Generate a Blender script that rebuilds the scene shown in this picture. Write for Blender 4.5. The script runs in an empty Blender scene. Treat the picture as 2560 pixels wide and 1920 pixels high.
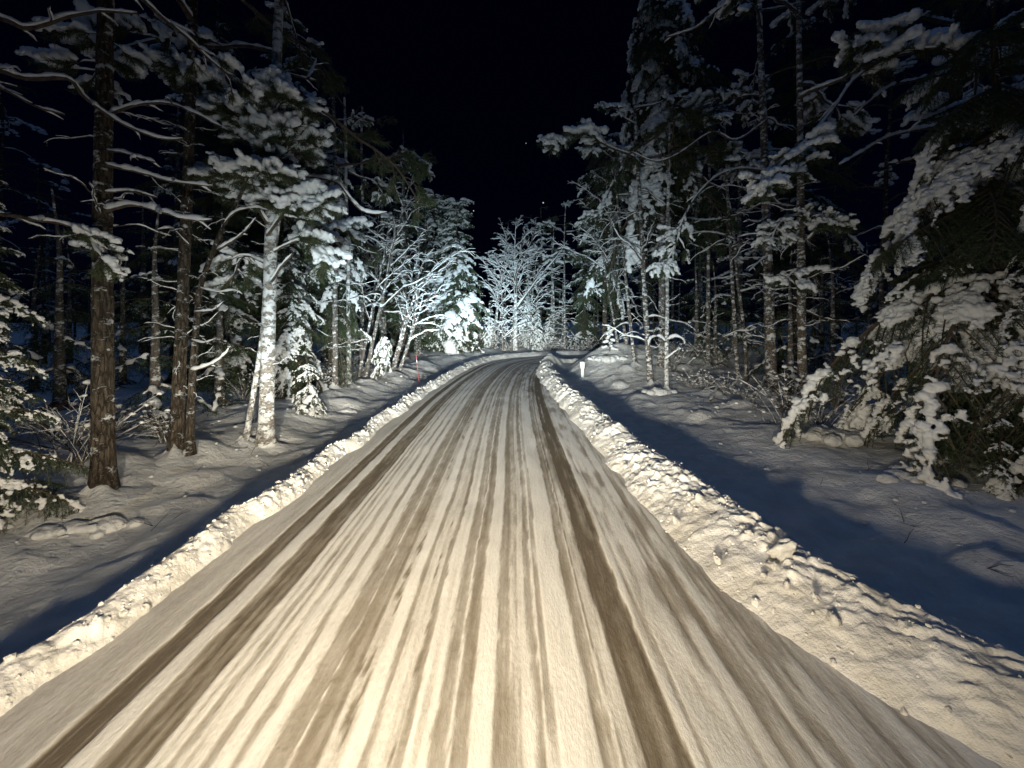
import bpy, bmesh, math, random
import numpy as np
from mathutils import Vector, Matrix, Euler

scene = bpy.context.scene
COL = scene.collection
R = math.radians

# ------------------------------------------------------------------ camera
F_PX, CX, HOR, CAM_H = 1000.0, 1280.0, 804.0, 1.8      # photograph is 2560 x 1920
cam = bpy.data.cameras.new('camera')
cam.sensor_width = 36.0
cam.lens = 36.0 * F_PX / 2560.0
cam.shift_y = -(960.0 - HOR) / 2560.0
cam.clip_start, cam.clip_end = 0.05, 3000.0
cam_ob = bpy.data.objects.new('camera', cam)
cam_ob.location = (0, 0, CAM_H)
cam_ob.rotation_euler = (R(90), 0, 0)
COL.objects.link(cam_ob)
scene.camera = cam_ob

# ------------------------------------------------------------------ night sky
SUN_EL, SUN_ROT = R(78), R(190)
world = bpy.data.worlds.new('World')
scene.world = world
world.use_nodes = True
wn = world.node_tree
sky = wn.nodes.new('ShaderNodeTexSky')
sky.sky_type = 'NISHITA'
sky.sun_disc = False
sky.sun_elevation = SUN_EL
sky.sun_rotation = SUN_ROT
tint = wn.nodes.new('ShaderNodeMix')
tint.data_type = 'RGBA'
tint.blend_type = 'MULTIPLY'
tint.inputs[0].default_value = 1.0
tint.inputs[7].default_value = (0.16, 0.2, 1.0, 1)
wn.links.new(sky.outputs[0], tint.inputs[6])
bg = wn.nodes['Background']
wn.links.new(tint.outputs[2], bg.inputs['Color'])
bg.inputs['Strength'].default_value = 0.0006

# added fill that turns shadows blue: dim, very soft sun lamp high behind camera
blue_fill = bpy.data.lights.new('blue_fill', 'SUN')
blue_fill.energy = 0.21
blue_fill.angle = R(50)
blue_fill.color = (0.22, 0.46, 1.0)
blue_fill_ob = bpy.data.objects.new('blue_fill', blue_fill)
# direction that matches the sky: rotation measured clockwise from +Y
d = Vector((math.sin(SUN_ROT) * math.cos(SUN_EL), math.cos(SUN_ROT) * math.cos(SUN_EL), math.sin(SUN_EL)))
blue_fill_ob.rotation_euler = (-d).to_track_quat('-Z', 'Y').to_euler()
COL.objects.link(blue_fill_ob)

# ------------------------------------------------------------------ the car's headlamps (beam pattern = angular distribution)
def headlamp(name, loc, yaw, pitch, colour, lobes, energy=1000.0):
    l = bpy.data.lights.new(name, 'SPOT')
    l.spot_size, l.spot_blend = R(172), 0.35
    l.energy = energy
    l.color = colour
    l.shadow_soft_size = 0.08
    l.use_nodes = True
    nt = l.node_tree
    N, K = nt.nodes.new, nt.links.new
    def mth(op, a, b=None):
        n = N('ShaderNodeMath'); n.operation = op
        for i, v in enumerate((a, b)):
            if v is None: continue
            if isinstance(v, (int, float)): n.inputs[i].default_value = v
            else: K(v, n.inputs[i])
        return n.outputs[0]
    tc = N('ShaderNodeTexCoord')
    sp = N('ShaderNodeSeparateXYZ'); K(tc.outputs['Normal'], sp.inputs[0])
    az = mth('ARCTAN2', sp.outputs[0], mth('MULTIPLY', sp.outputs[2], -1.0))
    el = mth('ARCSINE', sp.outputs[1])
    tot = None
    for (amp, sh, su, sd, p) in lobes:            # peak, horizontal, upward and downward spread (degrees), power
        up = mth('MULTIPLY', mth('MAXIMUM', el, 0.0), 1 / R(su))
        dn = mth('MULTIPLY', mth('MINIMUM', el, 0.0), 1 / R(sd))
        ev = mth('ADD', up, dn)
        ah = mth('MULTIPLY', az, 1 / R(sh))
        r2 = mth('ADD', mth('MULTIPLY', ah, ah), mth('MULTIPLY', ev, ev))
        e = mth('MULTIPLY', mth('POWER', r2, p), -1.0)
        v = mth('MULTIPLY', mth('EXPONENT', e), amp / 24.0)
        tot = v if tot is None else mth('ADD', tot, v)
    K(tot, nt.nodes['Emission'].inputs['Strength'])
    o = bpy.data.objects.new(name, l)
    o.location = loc
    o.rotation_euler = (R(90 + pitch), 0, R(yaw))
    COL.objects.link(o)
    return o

WARM, COOL = (1.0, 0.835, 0.58), (0.66, 0.90, 1.0)
WARM_LOBES = [(28, 37, 16, 21.5, 0.8), (235, 14, 3.0, 4.8, 0.6)]
COOL_LOBES = [(820, 10, 7.0, 3.6, 0.62), (10, 27, 18, 6, 0.7)]
for hx in (-0.92, 0.0):
    headlamp('low_beam', (hx, 0.15, 0.82), 2.0, 0.0, WARM, WARM_LOBES)
    headlamp('high_beam', (hx + 0.14, 0.15, 0.82), 2.0, 2.6, COOL, COOL_LOBES)

# ------------------------------------------------------------------ render settings
vs = scene.view_settings
vs.view_transform, vs.look, vs.exposure, vs.gamma = 'Standard', 'None', 0.0, 1.0
vs.use_curve_mapping = False
scene.render.engine = 'CYCLES'
cy = scene.cycles
cy.max_bounces, cy.diffuse_bounces, cy.glossy_bounces, cy.transmission_bounces = 3, 2, 1, 0
cy.caustics_reflective = cy.caustics_refractive = False
cy.use_denoising = True
cy.use_adaptive_sampling = True
cy.adaptive_threshold = 0.02
cy.sample_clamp_indirect = 4.0

# ------------------------------------------------------------------ small numeric helpers
rng = np.random.default_rng(7)

def at(px, py, Y):
    """World point seen at pixel (px, py) at distance Y along the road."""
    return np.array([(px - CX) / F_PX * Y, Y, CAM_H - (py - HOR) / F_PX * Y])

def _hash(ix, iy, iz, seed):
    h = (ix * 374761393 + iy * 668265263 + iz * 2147483647 + seed * 974634777) & 0xFFFFFFFF
    h = ((h ^ (h >> 13)) * 1274126177) & 0xFFFFFFFF
    h = ((h ^ (h >> 16)) * 2246822519) & 0xFFFFFFFF
    return ((h ^ (h >> 15)) & 0xFFFFFF) / float(0xFFFFFF)

def vnoise(P, seed=0):
    P = np.asarray(P, dtype=np.float64)
    i = np.floor(P).astype(np.int64); f = P - i
    f = f * f * f * (f * (f * 6 - 15) + 10)
    out = 0
    for dx in (0, 1):
        wx = f[:, 0] if dx else 1 - f[:, 0]
        for dy in (0, 1):
            wy = f[:, 1] if dy else 1 - f[:, 1]
            for dz in (0, 1):
                wz = f[:, 2] if dz else 1 - f[:, 2]
                out = out + wx * wy * wz * _hash(i[:, 0] + dx, i[:, 1] + dy, i[:, 2] + dz, seed)
    return out * 2 - 1

def fbm(P, octaves=4, seed=0, gain=0.5):
    a, s, t = 1.0, 0.0, 0.0
    P = np.asarray(P, dtype=np.float64)
    for k in range(octaves):
        s = s + a * vnoise(P, seed + k * 17); t += a
        P = P * 2.03; a *= gain
    return s / t

def worley(P, seed=0):
    P = np.asarray(P, dtype=np.float64)
    i = np.floor(P).astype(np.int64)
    best = np.full(len(P), 9.0); val = np.zeros(len(P))
    for dx in (-1, 0, 1):
        for dy in (-1, 0, 1):
            for dz in (-1, 0, 1):
                c = i + np.array([dx, dy, dz])
                h = [_hash(c[:, 0], c[:, 1], c[:, 2], seed + k) for k in (1, 2, 3, 4)]
                dd = np.sqrt(((c + np.stack(h[:3], 1) - P) ** 2).sum(1))
                m = dd < best
                best = np.where(m, dd, best); val = np.where(m, h[3], val)
    return best, val

def smooth(a, b, x):
    t = np.clip((x - a) / (b - a), 0, 1)
    return t * t * (3 - 2 * t)

class Geo:
    """Collects triangles and quads, later linked as one mesh."""
    def __init__(self):
        self.v, self.t, self.q, self.tm, self.qm, self.n = [], [], [], [], [], 0
    def add(self, v, f, m=0):
        f = np.asarray(f, dtype=np.int64)
        if len(f) == 0: return self
        f = f + self.n
        self.v.append(np.asarray(v, dtype=np.float64)); self.n += len(v)
        if f.shape[1] == 3: self.t.append(f); self.tm.append(np.full(len(f), m))
        else: self.q.append(f); self.qm.append(np.full(len(f), m))
        return self
    def merge(self, g, M=None, m=None):
        if g.n == 0: return self
        v = np.concatenate(g.v)
        if M is not None:
            M = np.asarray(M); v = v @ M[:3, :3].T + M[:3, 3]
        off = self.n
        self.v.append(v); self.n += len(v)
        for f, k in zip(g.t, g.tm): self.t.append(f + off); self.tm.append(k if m is None else np.full(len(f), m))
        for f, k in zip(g.q, g.qm): self.q.append(f + off); self.qm.append(k if m is None else np.full(len(f), m))
        return self
    def verts(self): return np.concatenate(self.v)
    def mesh(self, name, mats, smooth_shade=True):
        me = bpy.data.meshes.new(name)
        v = self.verts()
        t = np.concatenate(self.t) if self.t else np.zeros((0, 3), int)
        q = np.concatenate(self.q) if self.q else np.zeros((0, 4), int)
        mi = np.concatenate([*self.tm, *self.qm]).astype(np.int32)
        me.vertices.add(len(v)); me.vertices.foreach_set('co', v.ravel().astype(np.float32))
        loops = np.concatenate([t.ravel(), q.ravel()]).astype(np.int32)
        me.loops.add(len(loops)); me.loops.foreach_set('vertex_index', loops)
        me.polygons.add(len(t) + len(q))
        ls = np.concatenate([np.arange(len(t)) * 3, len(t) * 3 + np.arange(len(q)) * 4]).astype(np.int32)
        me.polygons.foreach_set('loop_start', ls)
        for m in (mats if isinstance(mats, (list, tuple)) else [mats]): me.materials.append(m)
        me.polygons.foreach_set('material_index', mi)
        me.polygons.foreach_set('use_smooth', np.full(len(mi), smooth_shade))
        me.update(calc_edges=True); me.validate()
        return me

def grid_faces(nu, nv):
    a = np.arange(nu * nv).reshape(nu, nv)
    return np.stack([a[:-1, :-1], a[1:, :-1], a[1:, 1:], a[:-1, 1:]], -1).reshape(-1, 4)

def resample(pts, step):
    pts = np.asarray(pts, float)
    seg = np.linalg.norm(np.diff(pts, axis=0), axis=1)
    s = np.concatenate([[0], np.cumsum(seg)])
    n = max(3, int(round(s[-1] / step)) + 1)
    u = np.linspace(0, s[-1], n)
    return np.stack([np.interp(u, s, pts[:, k]) for k in range(3)], 1), u / max(s[-1], 1e-6)

def spline(pts, n=24):
    """Catmull-Rom through the points."""
    P = np.asarray(pts, float)
    P = np.vstack([2 * P[0] - P[1], P, 2 * P[-1] - P[-2]])
    out = []
    k = len(P) - 3
    for i in range(k):
        t = np.linspace(0, 1, max(3, n // k), endpoint=(i == k - 1))[:, None]
        a, b, c, e = P[i], P[i + 1], P[i + 2], P[i + 3]
        out.append(0.5 * ((2 * b) + (c - a) * t + (2 * a - 5 * b + 4 * c - e) * t ** 2 + (3 * b - a - 3 * c + e) * t ** 3))
    return np.concatenate(out)

def frames(P):
    T = np.gradient(P, axis=0); T /= np.linalg.norm(T, axis=1)[:, None] + 1e-9
    up = np.where(np.abs(T[:, 2:3]) > 0.92, np.array([[0, 1.0, 0]]), np.array([[0, 0, 1.0]]))
    S = np.cross(T, up); S /= np.linalg.norm(S, axis=1)[:, None] + 1e-9
    U = np.cross(S, T)
    return T, S, U

def tube(g, P, rad, n=6, m=0, bump=0.0, seed=0):
    P = np.asarray(P, float); rad = np.broadcast_to(rad, (len(P),)).astype(float)
    T, S, U = frames(P)
    a = np.linspace(0, 2 * np.pi, n, endpoint=False)
    ring = np.cos(a)[None, :, None] * S[:, None, :] + np.sin(a)[None, :, None] * U[:, None, :]
    rr = np.repeat(rad[:, None], n, 1)
    if bump:
        q = (P[:, None, :] + ring * rad[:, None, None]).reshape(-1, 3)
        rr = rr * (1 + bump * fbm(q * np.array([9, 9, 5]), 3, seed).reshape(rr.shape))
    V = (P[:, None, :] + ring * rr[..., None]).reshape(-1, 3)
    k = len(P)
    idx = np.arange(k * n).reshape(k, n)
    b = np.roll(idx, -1, 1)
    F = np.stack([idx[:-1], b[:-1], b[1:], idx[1:]], -1).reshape(-1, 4)
    g.add(V, F, m)
    tip = np.vstack([V[-n:], P[-1] + T[-1] * rad[-1]])
    g.add(tip, [[i, (i + 1) % n, n] for i in range(n)], m)

def snow_line(g, P, r, thick, rs, gap=0.15, n=6, step=0.042, m=0, lump=0.5):
    """Snow lying along the upper side of a limb: an uneven ridge with breaks."""
    P, u = resample(P, step)
    if len(P) < 3: return
    T, S, U = frames(P)
    rr = np.interp(u, np.linspace(0, 1, len(np.atleast_1d(r))), np.atleast_1d(r)) if np.ndim(r) else np.full(len(P), r)
    flat = np.sqrt(np.clip(1 - T[:, 2] ** 2, 0, 1))
    sd = rs.integers(0, 9999)
    q = P * 13
    th = thick * (0.25 + 0.75 * flat ** 1.5) * (1 + lump * fbm(q, 2, sd) * 1.6) * (1 - 0.35 * u)
    keep = (vnoise(P * 5.5, sd + 3) * 0.5 + 0.5) > gap
    th = np.maximum(th, 0.35 * thick * flat)
    i = 0
    up = np.array([0, 0, 1.0])
    Un = U * np.sign(U[:, 2:3] + 1e-6)
    while i < len(P):
        if not keep[i]: i += 1; continue
        j = i
        while j + 1 < len(P) and keep[j + 1]: j += 1
        if j - i >= 2:
            s = slice(i, j + 1); k = j + 1 - i
            e = np.minimum(np.arange(k), np.arange(k)[::-1]) / 2.0
            e = np.sqrt(np.clip(e, 0.04, 1))
            w = (rr[s] * 0.8 + th[s] * 0.5) * e
            h = (th[s] * 0.62) * e
            c = P[s] + Un[s] * (rr[s] * 0.55 + th[s] * 0.38)[:, None]
            a = np.linspace(0, 2 * np.pi, n, endpoint=False)
            V = c[:, None, :] + (np.cos(a)[None, :, None] * S[s][:, None, :]) * w[:, None, None] \
                + (np.sin(a)[None, :, None] * Un[s][:, None, :]) * h[:, None, None]
            V = V.reshape(-1, 3)
            V = V + (vnoise(V * 30, sd + 5) * 0.16 * thick)[:, None] * (V - np.repeat(c, n, 0)) / (thick * 0.5 + 1e-6)
            idx = np.arange(k * n).reshape(k, n); b = np.roll(idx, -1, 1)
            g.add(V, np.stack([idx[:-1], b[:-1], b[1:], idx[1:]], -1).reshape(-1, 4), m)
            for rw in (0, k - 1):
                g.add(np.vstack([V[rw * n:(rw + 1) * n], c[rw]]), [[x, (x + 1) % n, n] for x in range(n)], m)
        i = j + 1

def needles(g, P, rs, step, length, width, m=1, lean=0.6, flat=0.0):
    P, u = resample(P, step)
    T, S, U = frames(P)
    n = len(P)
    a = rs.uniform(0, 2 * np.pi, n)
    rad = np.cos(a)[:, None] * S + np.sin(a)[:, None] * U * (1 - flat)
    D = T * lean + rad * rs.uniform(0.6, 1.1, (n, 1)); D /= np.linalg.norm(D, axis=1)[:, None]
    W = np.cross(D, rs.normal(size=(n, 3))); W /= np.linalg.norm(W, axis=1)[:, None] + 1e-9
    L = length * rs.uniform(0.7, 1.25, (n, 1))
    V = np.stack([P - W * width, P + W * width, P + D * L], 1).reshape(-1, 3)
    g.add(V, np.arange(3 * n).reshape(n, 3), m)

_bm = bmesh.new(); bmesh.ops.create_icosphere(_bm, subdivisions=2, radius=1.0)
ICO_V = np.array([v.co[:] for v in _bm.verts]); ICO_F = np.array([[v.index for v in f.verts] for f in _bm.faces]); _bm.free()
_bm = bmesh.new(); bmesh.ops.create_icosphere(_bm, subdivisions=1, radius=1.0)
ICO1_V = np.array([v.co[:] for v in _bm.verts]); ICO1_F = np.array([[v.index for v in f.verts] for f in _bm.faces]); _bm.free()
_bm = bmesh.new(); bmesh.ops.create_icosphere(_bm, subdivisions=3, radius=1.0)
ICO3_V = np.array([v.co[:] for v in _bm.verts]); ICO3_F = np.array([[v.index for v in f.verts] for f in _bm.faces]); _bm.free()

def fuse(balls, voxel, rs, rough=0.012, freq=26):
    """Fuses ellipsoids (centre, radii) into one lumpy skin of snow."""
    g = Geo()
    for c, r in balls:
        g.add(ICO_V * np.asarray(r) + np.asarray(c), ICO_F)
    me = g.mesh('tmp', [], True)
    ob = bpy.data.objects.new('tmp', me); COL.objects.link(ob)
    md = ob.modifiers.new('r', 'REMESH'); md.mode = 'VOXEL'; md.voxel_size = voxel
    sm = ob.modifiers.new('s', 'SMOOTH'); sm.factor = 0.5; sm.iterations = 2
    dg = bpy.context.evaluated_depsgraph_get()
    ev = ob.evaluated_get(dg); em = ev.to_mesh()
    n = len(em.vertices)
    v = np.empty(n * 3, np.float32); em.vertices.foreach_get('co', v); v = v.reshape(-1, 3).astype(float)
    nr = np.empty(n * 3, np.float32); em.vertices.foreach_get('normal', nr); nr = nr.reshape(-1, 3)
    f = np.array([p.vertices[:] for p in em.polygons if len(p.vertices) == 4])
    ev.to_mesh_clear()
    bpy.data.objects.remove(ob); bpy.data.meshes.remove(me)
    sd = int(rs.integers(0, 9999))
    v = v + nr * ((fbm(v * freq, 3, sd) * rough * 1.6)[:, None])
    out = Geo(); out.add(v, f, 0)
    return out

def mat4(loc=(0, 0, 0), rot=(0, 0, 0), scale=1.0):
    return np.array(Matrix.LocRotScale(Vector(loc), Euler(rot), Vector((scale, scale, scale)) if np.ndim(scale) == 0 else Vector(scale)))

# ------------------------------------------------------------------ materials
def material(name):
    m = bpy.data.materials.new(name); m.use_nodes = True
    nt = m.node_tree
    return m, nt, nt.nodes['Principled BSDF'], nt.nodes.new, nt.links.new

def ramp(N, stops):
    r = N('ShaderNodeValToRGB')
    e = r.color_ramp.elements
    e[0].position, e[0].color = stops[0][0], stops[0][1]
    e[1].position, e[1].color = stops[-1][0], stops[-1][1]
    for p, c in stops[1:-1]:
        x = e.new(p); x.color = c
    return r

def noise(N, K, scale, detail=4, rough=0.55, vec=None):
    n = N('ShaderNodeTexNoise'); n.inputs['Scale'].default_value = scale
    n.inputs['Detail'].default_value = detail; n.inputs['Roughness'].default_value = rough
    if vec is not None: K(vec, n.inputs['Vector'])
    return n

def snow_material(name, col=(0.80, 0.81, 0.83), dirt=(0.60, 0.585, 0.56), bscale=45, bump=0.35, dist=0.012, dirt_pos=(0.35, 0.6), detail=4):
    m, nt, b, N, K = material(name)
    tc = N('ShaderNodeTexCoord')
    n1 = noise(N, K, 3.5, 5, 0.6, tc.outputs['Object'])
    r = ramp(N, [(dirt_pos[0], (*dirt, 1)), (dirt_pos[1], (*col, 1))])
    K(n1.outputs[0], r.inputs[0]); K(r.outputs[0], b.inputs['Base Color'])
    n2 = noise(N, K, bscale, detail, 0.65, tc.outputs['Object'])
    bp = N('ShaderNodeBump'); bp.inputs['Strength'].default_value = bump; bp.inputs['Distance'].default_value = dist
    K(n2.outputs[0], bp.inputs['Height']); K(bp.outputs[0], b.inputs['Normal'])
    b.inputs['Roughness'].default_value = 0.65
    b.inputs['Specular IOR Level'].default_value = 0.25
    return m

SNOW = snow_material('snow_on_branches', dirt=(0.72, 0.72, 0.72))
SNOW_GROUND = snow_material('snow_ground', bscale=13, bump=0.75, dist=0.07, detail=7, dirt=(0.66, 0.66, 0.66))
SNOW_BANK = snow_material('snow_bank', col=(0.80, 0.79, 0.78), dirt=(0.62, 0.60, 0.56), bscale=40, bump=0.6, dist=0.02)

def bark_material(name, c1, c2, snow=0.0, vscale=(1, 1, 0.25), scale=22, depth=0.03):
    m, nt, b, N, K = material(name)
    tc = N('ShaderNodeTexCoord')
    mp = N('ShaderNodeMapping'); mp.inputs['Scale'].default_value = vscale; K(tc.outputs['Object'], mp.inputs[0])
    n1 = noise(N, K, scale, 6, 0.7, mp.outputs[0])
    r = ramp(N, [(0.32, (*c1, 1)), (0.68, (*c2, 1))]); K(n1.outputs[0], r.inputs[0])
    col = r.outputs[0]; h = n1.outputs[0]
    if depth >= 0.06:                                    # plated bark: dark cracks between raised scales
        vo = N('ShaderNodeTexVoronoi'); vo.feature = 'DISTANCE_TO_EDGE'; vo.inputs['Scale'].default_value = 24
        dn = N('ShaderNodeMix'); dn.data_type = 'VECTOR'; dn.inputs[0].default_value = 0.06; K(mp.outputs[0], dn.inputs[4]); K(n1.outputs[1], dn.inputs[5]); K(dn.outputs[1], vo.inputs['Vector'])
        rv = ramp(N, [(0.0, (0.42, 0.42, 0.42, 1)), (0.16, (1, 1, 1, 1))]); K(vo.outputs[0], rv.inputs[0])
        mu = N('ShaderNodeMix'); mu.data_type = 'RGBA'; mu.blend_type = 'MULTIPLY'; mu.inputs[0].default_value = 1.0
        K(col, mu.inputs[6]); K(rv.outputs[0], mu.inputs[7]); col = mu.outputs[2]
        hm = N('ShaderNodeMath'); hm.operation = 'MULTIPLY_ADD'; K(rv.outputs[0], hm.inputs[0]); hm.inputs[1].default_value = 0.5; K(n1.outputs[0], hm.inputs[2]); h = hm.outputs[0]
    if snow > 0:
        mp2 = N('ShaderNodeMapping'); mp2.inputs['Scale'].default_value = (1, 1, 1.7); K(tc.outputs['Object'], mp2.inputs[0])
        n2 = noise(N, K, 6.5, 8, 0.75, mp2.outputs[0])
        th = 0.62 - 0.26 * snow
        r2 = ramp(N, [(th, (0, 0, 0, 1)), (th + 0.05, (1, 1, 1, 1))]); K(n2.outputs[0], r2.inputs[0])
        mx = N('ShaderNodeMix'); mx.data_type = 'RGBA'
        K(r2.outputs[0], mx.inputs[0]); K(col, mx.inputs[6]); mx.inputs[7].default_value = (0.78, 0.79, 0.8, 1)
        col = mx.outputs[2]
        ad = N('ShaderNodeMath'); ad.operation = 'MULTIPLY_ADD'; K(r2.outputs[0], ad.inputs[0]); ad.inputs[1].default_value = 0.6; K(h, ad.inputs[2])
        h = ad.outputs[0]
    K(col, b.inputs['Base Color'])
    bp = N('ShaderNodeBump'); bp.inputs['Strength'].default_value = 0.9; bp.inputs['Distance'].default_value = depth
    K(h, bp.inputs['Height']); K(bp.outputs[0], b.inputs['Normal'])
    b.inputs['Roughness'].default_value = 0.9; b.inputs['Specular IOR Level'].default_value = 0.15
    return m

BARK = bark_material('pine_bark', (0.035, 0.028, 0.022), (0.165, 0.132, 0.102), 0.24, scale=30, depth=0.06)
BARK_SNOWY = bark_material('snow_plastered_bark', (0.05, 0.036, 0.028), (0.20, 0.165, 0.135), 0.48)
BARK_BIRCH = bark_material('birch_bark', (0.12, 0.10, 0.085), (0.44, 0.40, 0.36), 0.62, (1, 1, 1.6), 18)
BARK_GREY = bark_material('grey_bark', (0.06, 0.05, 0.045), (0.22, 0.19, 0.17), 0.42)
TWIG = bark_material('twig', (0.05, 0.038, 0.03), (0.15, 0.115, 0.09))

def needle_material(name, c1, c2):
    m, nt, b, N, K = material(name)
    tc = N('ShaderNodeTexCoord')
    n1 = noise(N, K, 6, 3, 0.6, tc.outputs['Object'])
    r = ramp(N, [(0.3, (*c1, 1)), (0.7, (*c2, 1))]); K(n1.outputs[0], r.inputs[0]); K(r.outputs[0], b.inputs['Base Color'])
    b.inputs['Roughness'].default_value = 0.6; b.inputs['Specular IOR Level'].default_value = 0.3
    return m
SPRUCE = needle_material('spruce_needles', (0.022, 0.040, 0.020), (0.060, 0.085, 0.038))
PINE = needle_material('pine_needles', (0.030, 0.046, 0.022), (0.080, 0.098, 0.045))

# ------------------------------------------------------------------ objects
def new(name, me, parent=None, M=None):
    o = bpy.data.objects.new(name, me); COL.objects.link(o)
    if parent is not None: o.parent = parent
    if M is not None: o.matrix_local = Matrix(M)
    if name == 'snow': o['kind'] = 'stuff'
    return o

def tag(o, label=None, cat=None, group=None, kind=None):
    for k, v in (('label', label), ('category', cat), ('group', group), ('kind', kind)):
        if v: o[k] = v
    return o

def empty(name, loc, label, cat, group=None):
    o = bpy.data.objects.new(name, None); COL.objects.link(o)
    o.location = Vector(loc); o.empty_display_size = 0.3
    return tag(o, label, cat, group)

# ------------------------------------------------------------------ road line: x = 0 straight ahead, then a bend to the right
REF = spline([(0, -4, 0), (0, 0, 0), (0, 4, 0), (0.0, 8, 0), (0.10, 11, 0), (0.38, 14.2, 0), (0.88, 16.9, 0), (2.0, 18.8, 0),
              (4.3, 19.7, 0), (9, 20.2, 0), (16, 20.6, 0), (30, 21, 0)], 330)[:, :2]
_seg = np.linalg.norm(np.diff(REF, axis=0), axis=1)
REF_S = np.concatenate([[0], np.cumsum(_seg)]) - 4.0
REF_T = np.gradient(REF, axis=0); REF_T /= np.linalg.norm(REF_T, axis=1)[:, None]
S_END = REF_S[-1]
def edge_left(s):  return np.interp(s, [-4, 1.8, 9, 14, 40], [-2.35, -2.3, -2.15, -2.12, -2.2])
def edge_right(s): return np.interp(s, [-4, 1.0, 1.6, 1.95, 2.32, 2.8, 3.46, 5, 6.6, 9, 11.5, 14, 16, 18, 22, 40], [2.5, 2.4, 1.98, 1.70, 1.50, 1.40, 1.30, 1.22, 1.14, 1.0, 0.76, 0.50, 0.42, 0.5, 0.9, 1.0])
def road_point(s, t):
    x = np.interp(s, REF_S, REF[:, 0]); y = np.interp(s, REF_S, REF[:, 1])
    tx = np.interp(s, REF_S, REF_T[:, 0]); ty = np.interp(s, REF_S, REF_T[:, 1])
    n = np.hypot(tx, ty); tx, ty = tx / n, ty / n
    return x + ty * t, y - tx * t
def road_coords(x, y):
    """Nearest point on the road line -> (s, t), t positive to the right."""
    x, y = np.ravel(x), np.ravel(y)
    S, T = np.empty_like(x), np.empty_like(x)
    for a in range(0, len(x), 8000):
        b = slice(a, a + 8000)
        dx = x[b, None] - REF[None, :, 0]; dy = y[b, None] - REF[None, :, 1]
        k = np.argmin(dx * dx + dy * dy, 1)
        ex = x[b] - REF[k, 0]; ey = y[b] - REF[k, 1]
        tx, ty = REF_T[k, 0], REF_T[k, 1]
        S[b] = REF_S[k] + ex * tx + ey * ty
        T[b] = ex * ty - ey * tx
    return S, T

def ground_z(x, y):
    x, y = np.atleast_1d(np.asarray(x, float)), np.atleast_1d(np.asarray(y, float))
    s, t = road_coords(x, y)
    eL, eR = edge_left(s), edge_right(s)
    dL = eL - t; dR = t - eR                      # metres outside each road edge
    P = np.stack([x, y, np.zeros_like(x)], 1)
    rough = 0.06 * fbm(P * 0.9, 4, 3) + 0.05 * fbm(P * np.array([2.2, 3.4, 1]), 3, 9) + 0.022 * fbm(P * 8, 2, 10)
    hm = np.clip(vnoise(P * 1.6, 12) - 0.35, 0, 1)
    rough = rough + 0.2 * hm * smooth(1.0, 2.2, np.maximum(dL, dR))
    far = smooth(14, 60, np.hypot(x, y))
    rough = rough + 0.5 * far * fbm(P * 0.06, 3, 21)
    zl = -0.22 * smooth(0.15, 0.7, dL) + 0.25 * smooth(1.3, 2.5, dL) + 0.10 * smooth(2.5, 6, dL)
    hill = 0.95 * smooth(0.5, 2.6, dR) * np.exp(-((y - 16.3) / 3.0) ** 2) * smooth(0.9, 3.2, x) * (1 - smooth(17.2, 19.0, y))
    zr = -0.22 * smooth(0.5, 1.1, dR) + 0.17 * smooth(1.6, 3.2, dR) + 0.12 * smooth(3, 7, dR) + hill
    z = np.where(dL > 0, zl, np.where(dR > 0, zr, 0))
    out = np.maximum(dL, dR)
    w = smooth(0.0, 0.8, out)
    return np.where(out > 0, z + rough * w - 0.10 * (1 - w), -0.10)

def gz(x, y): return float(ground_z(x, y)[0])

# ground: one sheet, fine near the road and reaching beyond the horizon
def axis_pts(lo, hi, fine_lo, fine_hi, step, growth):
    a = list(np.arange(fine_lo, fine_hi + 1e-6, step))
    d, x = step, a[-1]
    while x < hi: d *= growth; x += d; a.append(x)
    d, x = step, a[0]; pre = []
    while x > lo: d *= growth; x -= d; pre.append(x)
    return np.array(pre[::-1] + a)
gx = axis_pts(-600, 600, -8, 9, 0.07, 1.09)
gy = axis_pts(-60, 900, 0.5, 15, 0.07, 1.045)
X, Y = np.meshgrid(gx, gy, indexing='ij')
Z = ground_z(X.ravel(), Y.ravel())
g = Geo().add(np.stack([X.ravel(), Y.ravel(), Z], 1), grid_faces(len(gx), len(gy)))
ground = new('ground', g.mesh('ground', SNOW_GROUND)); tag(ground, 'snow covered forest floor with ditches beside the road', 'ground', kind='structure')

# road: packed snow with tyre tracks worn down to brown ice
TRACKS = [(-1.94, -1.81, 0.92), (-1.70, -1.50, 0.70), (-1.41, -1.375, 0.42), (-1.28, -1.25, 0.38), (-1.16, -1.12, 0.36), (-1.03, -0.93, 0.46), (-0.92, -0.72, 0.54),
          (-0.65, -0.58, 0.44), (-0.56, -0.47, 0.52), (-0.37, -0.29, 0.46), (-0.275, -0.20, 0.50), (-0.09, -0.02, 0.48), (0.02, 0.07, 0.44), (0.085, 0.13, 0.5),
          (0.355, 0.42, 0.46), (0.435, 0.50, 0.50), (0.525, 0.72, 0.84), (1.0, 1.03, 0.26), (1.12, 1.17, 0.3), (1.30, 1.36, 0.3), (1.5, 1.6, 0.24), (1.75, 1.85, 0.2)]
sv = np.concatenate([np.arange(-1.0, 9, 0.07), np.arange(9, 21, 0.09), np.arange(21, S_END, 0.5)])
tv = np.linspace(-2.55, 2.45, 420)
Sg, Tg = np.meshgrid(sv, tv, indexing='ij')
lim = edge_right(Sg) + 0.25
Tc = np.minimum(Tg, lim + (Tg - lim).clip(0) * 0.02)
px_, py_ = road_point(Sg.ravel(), Tc.ravel())
Tf, Sf = Tc.ravel(), Sg.ravel()
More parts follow.
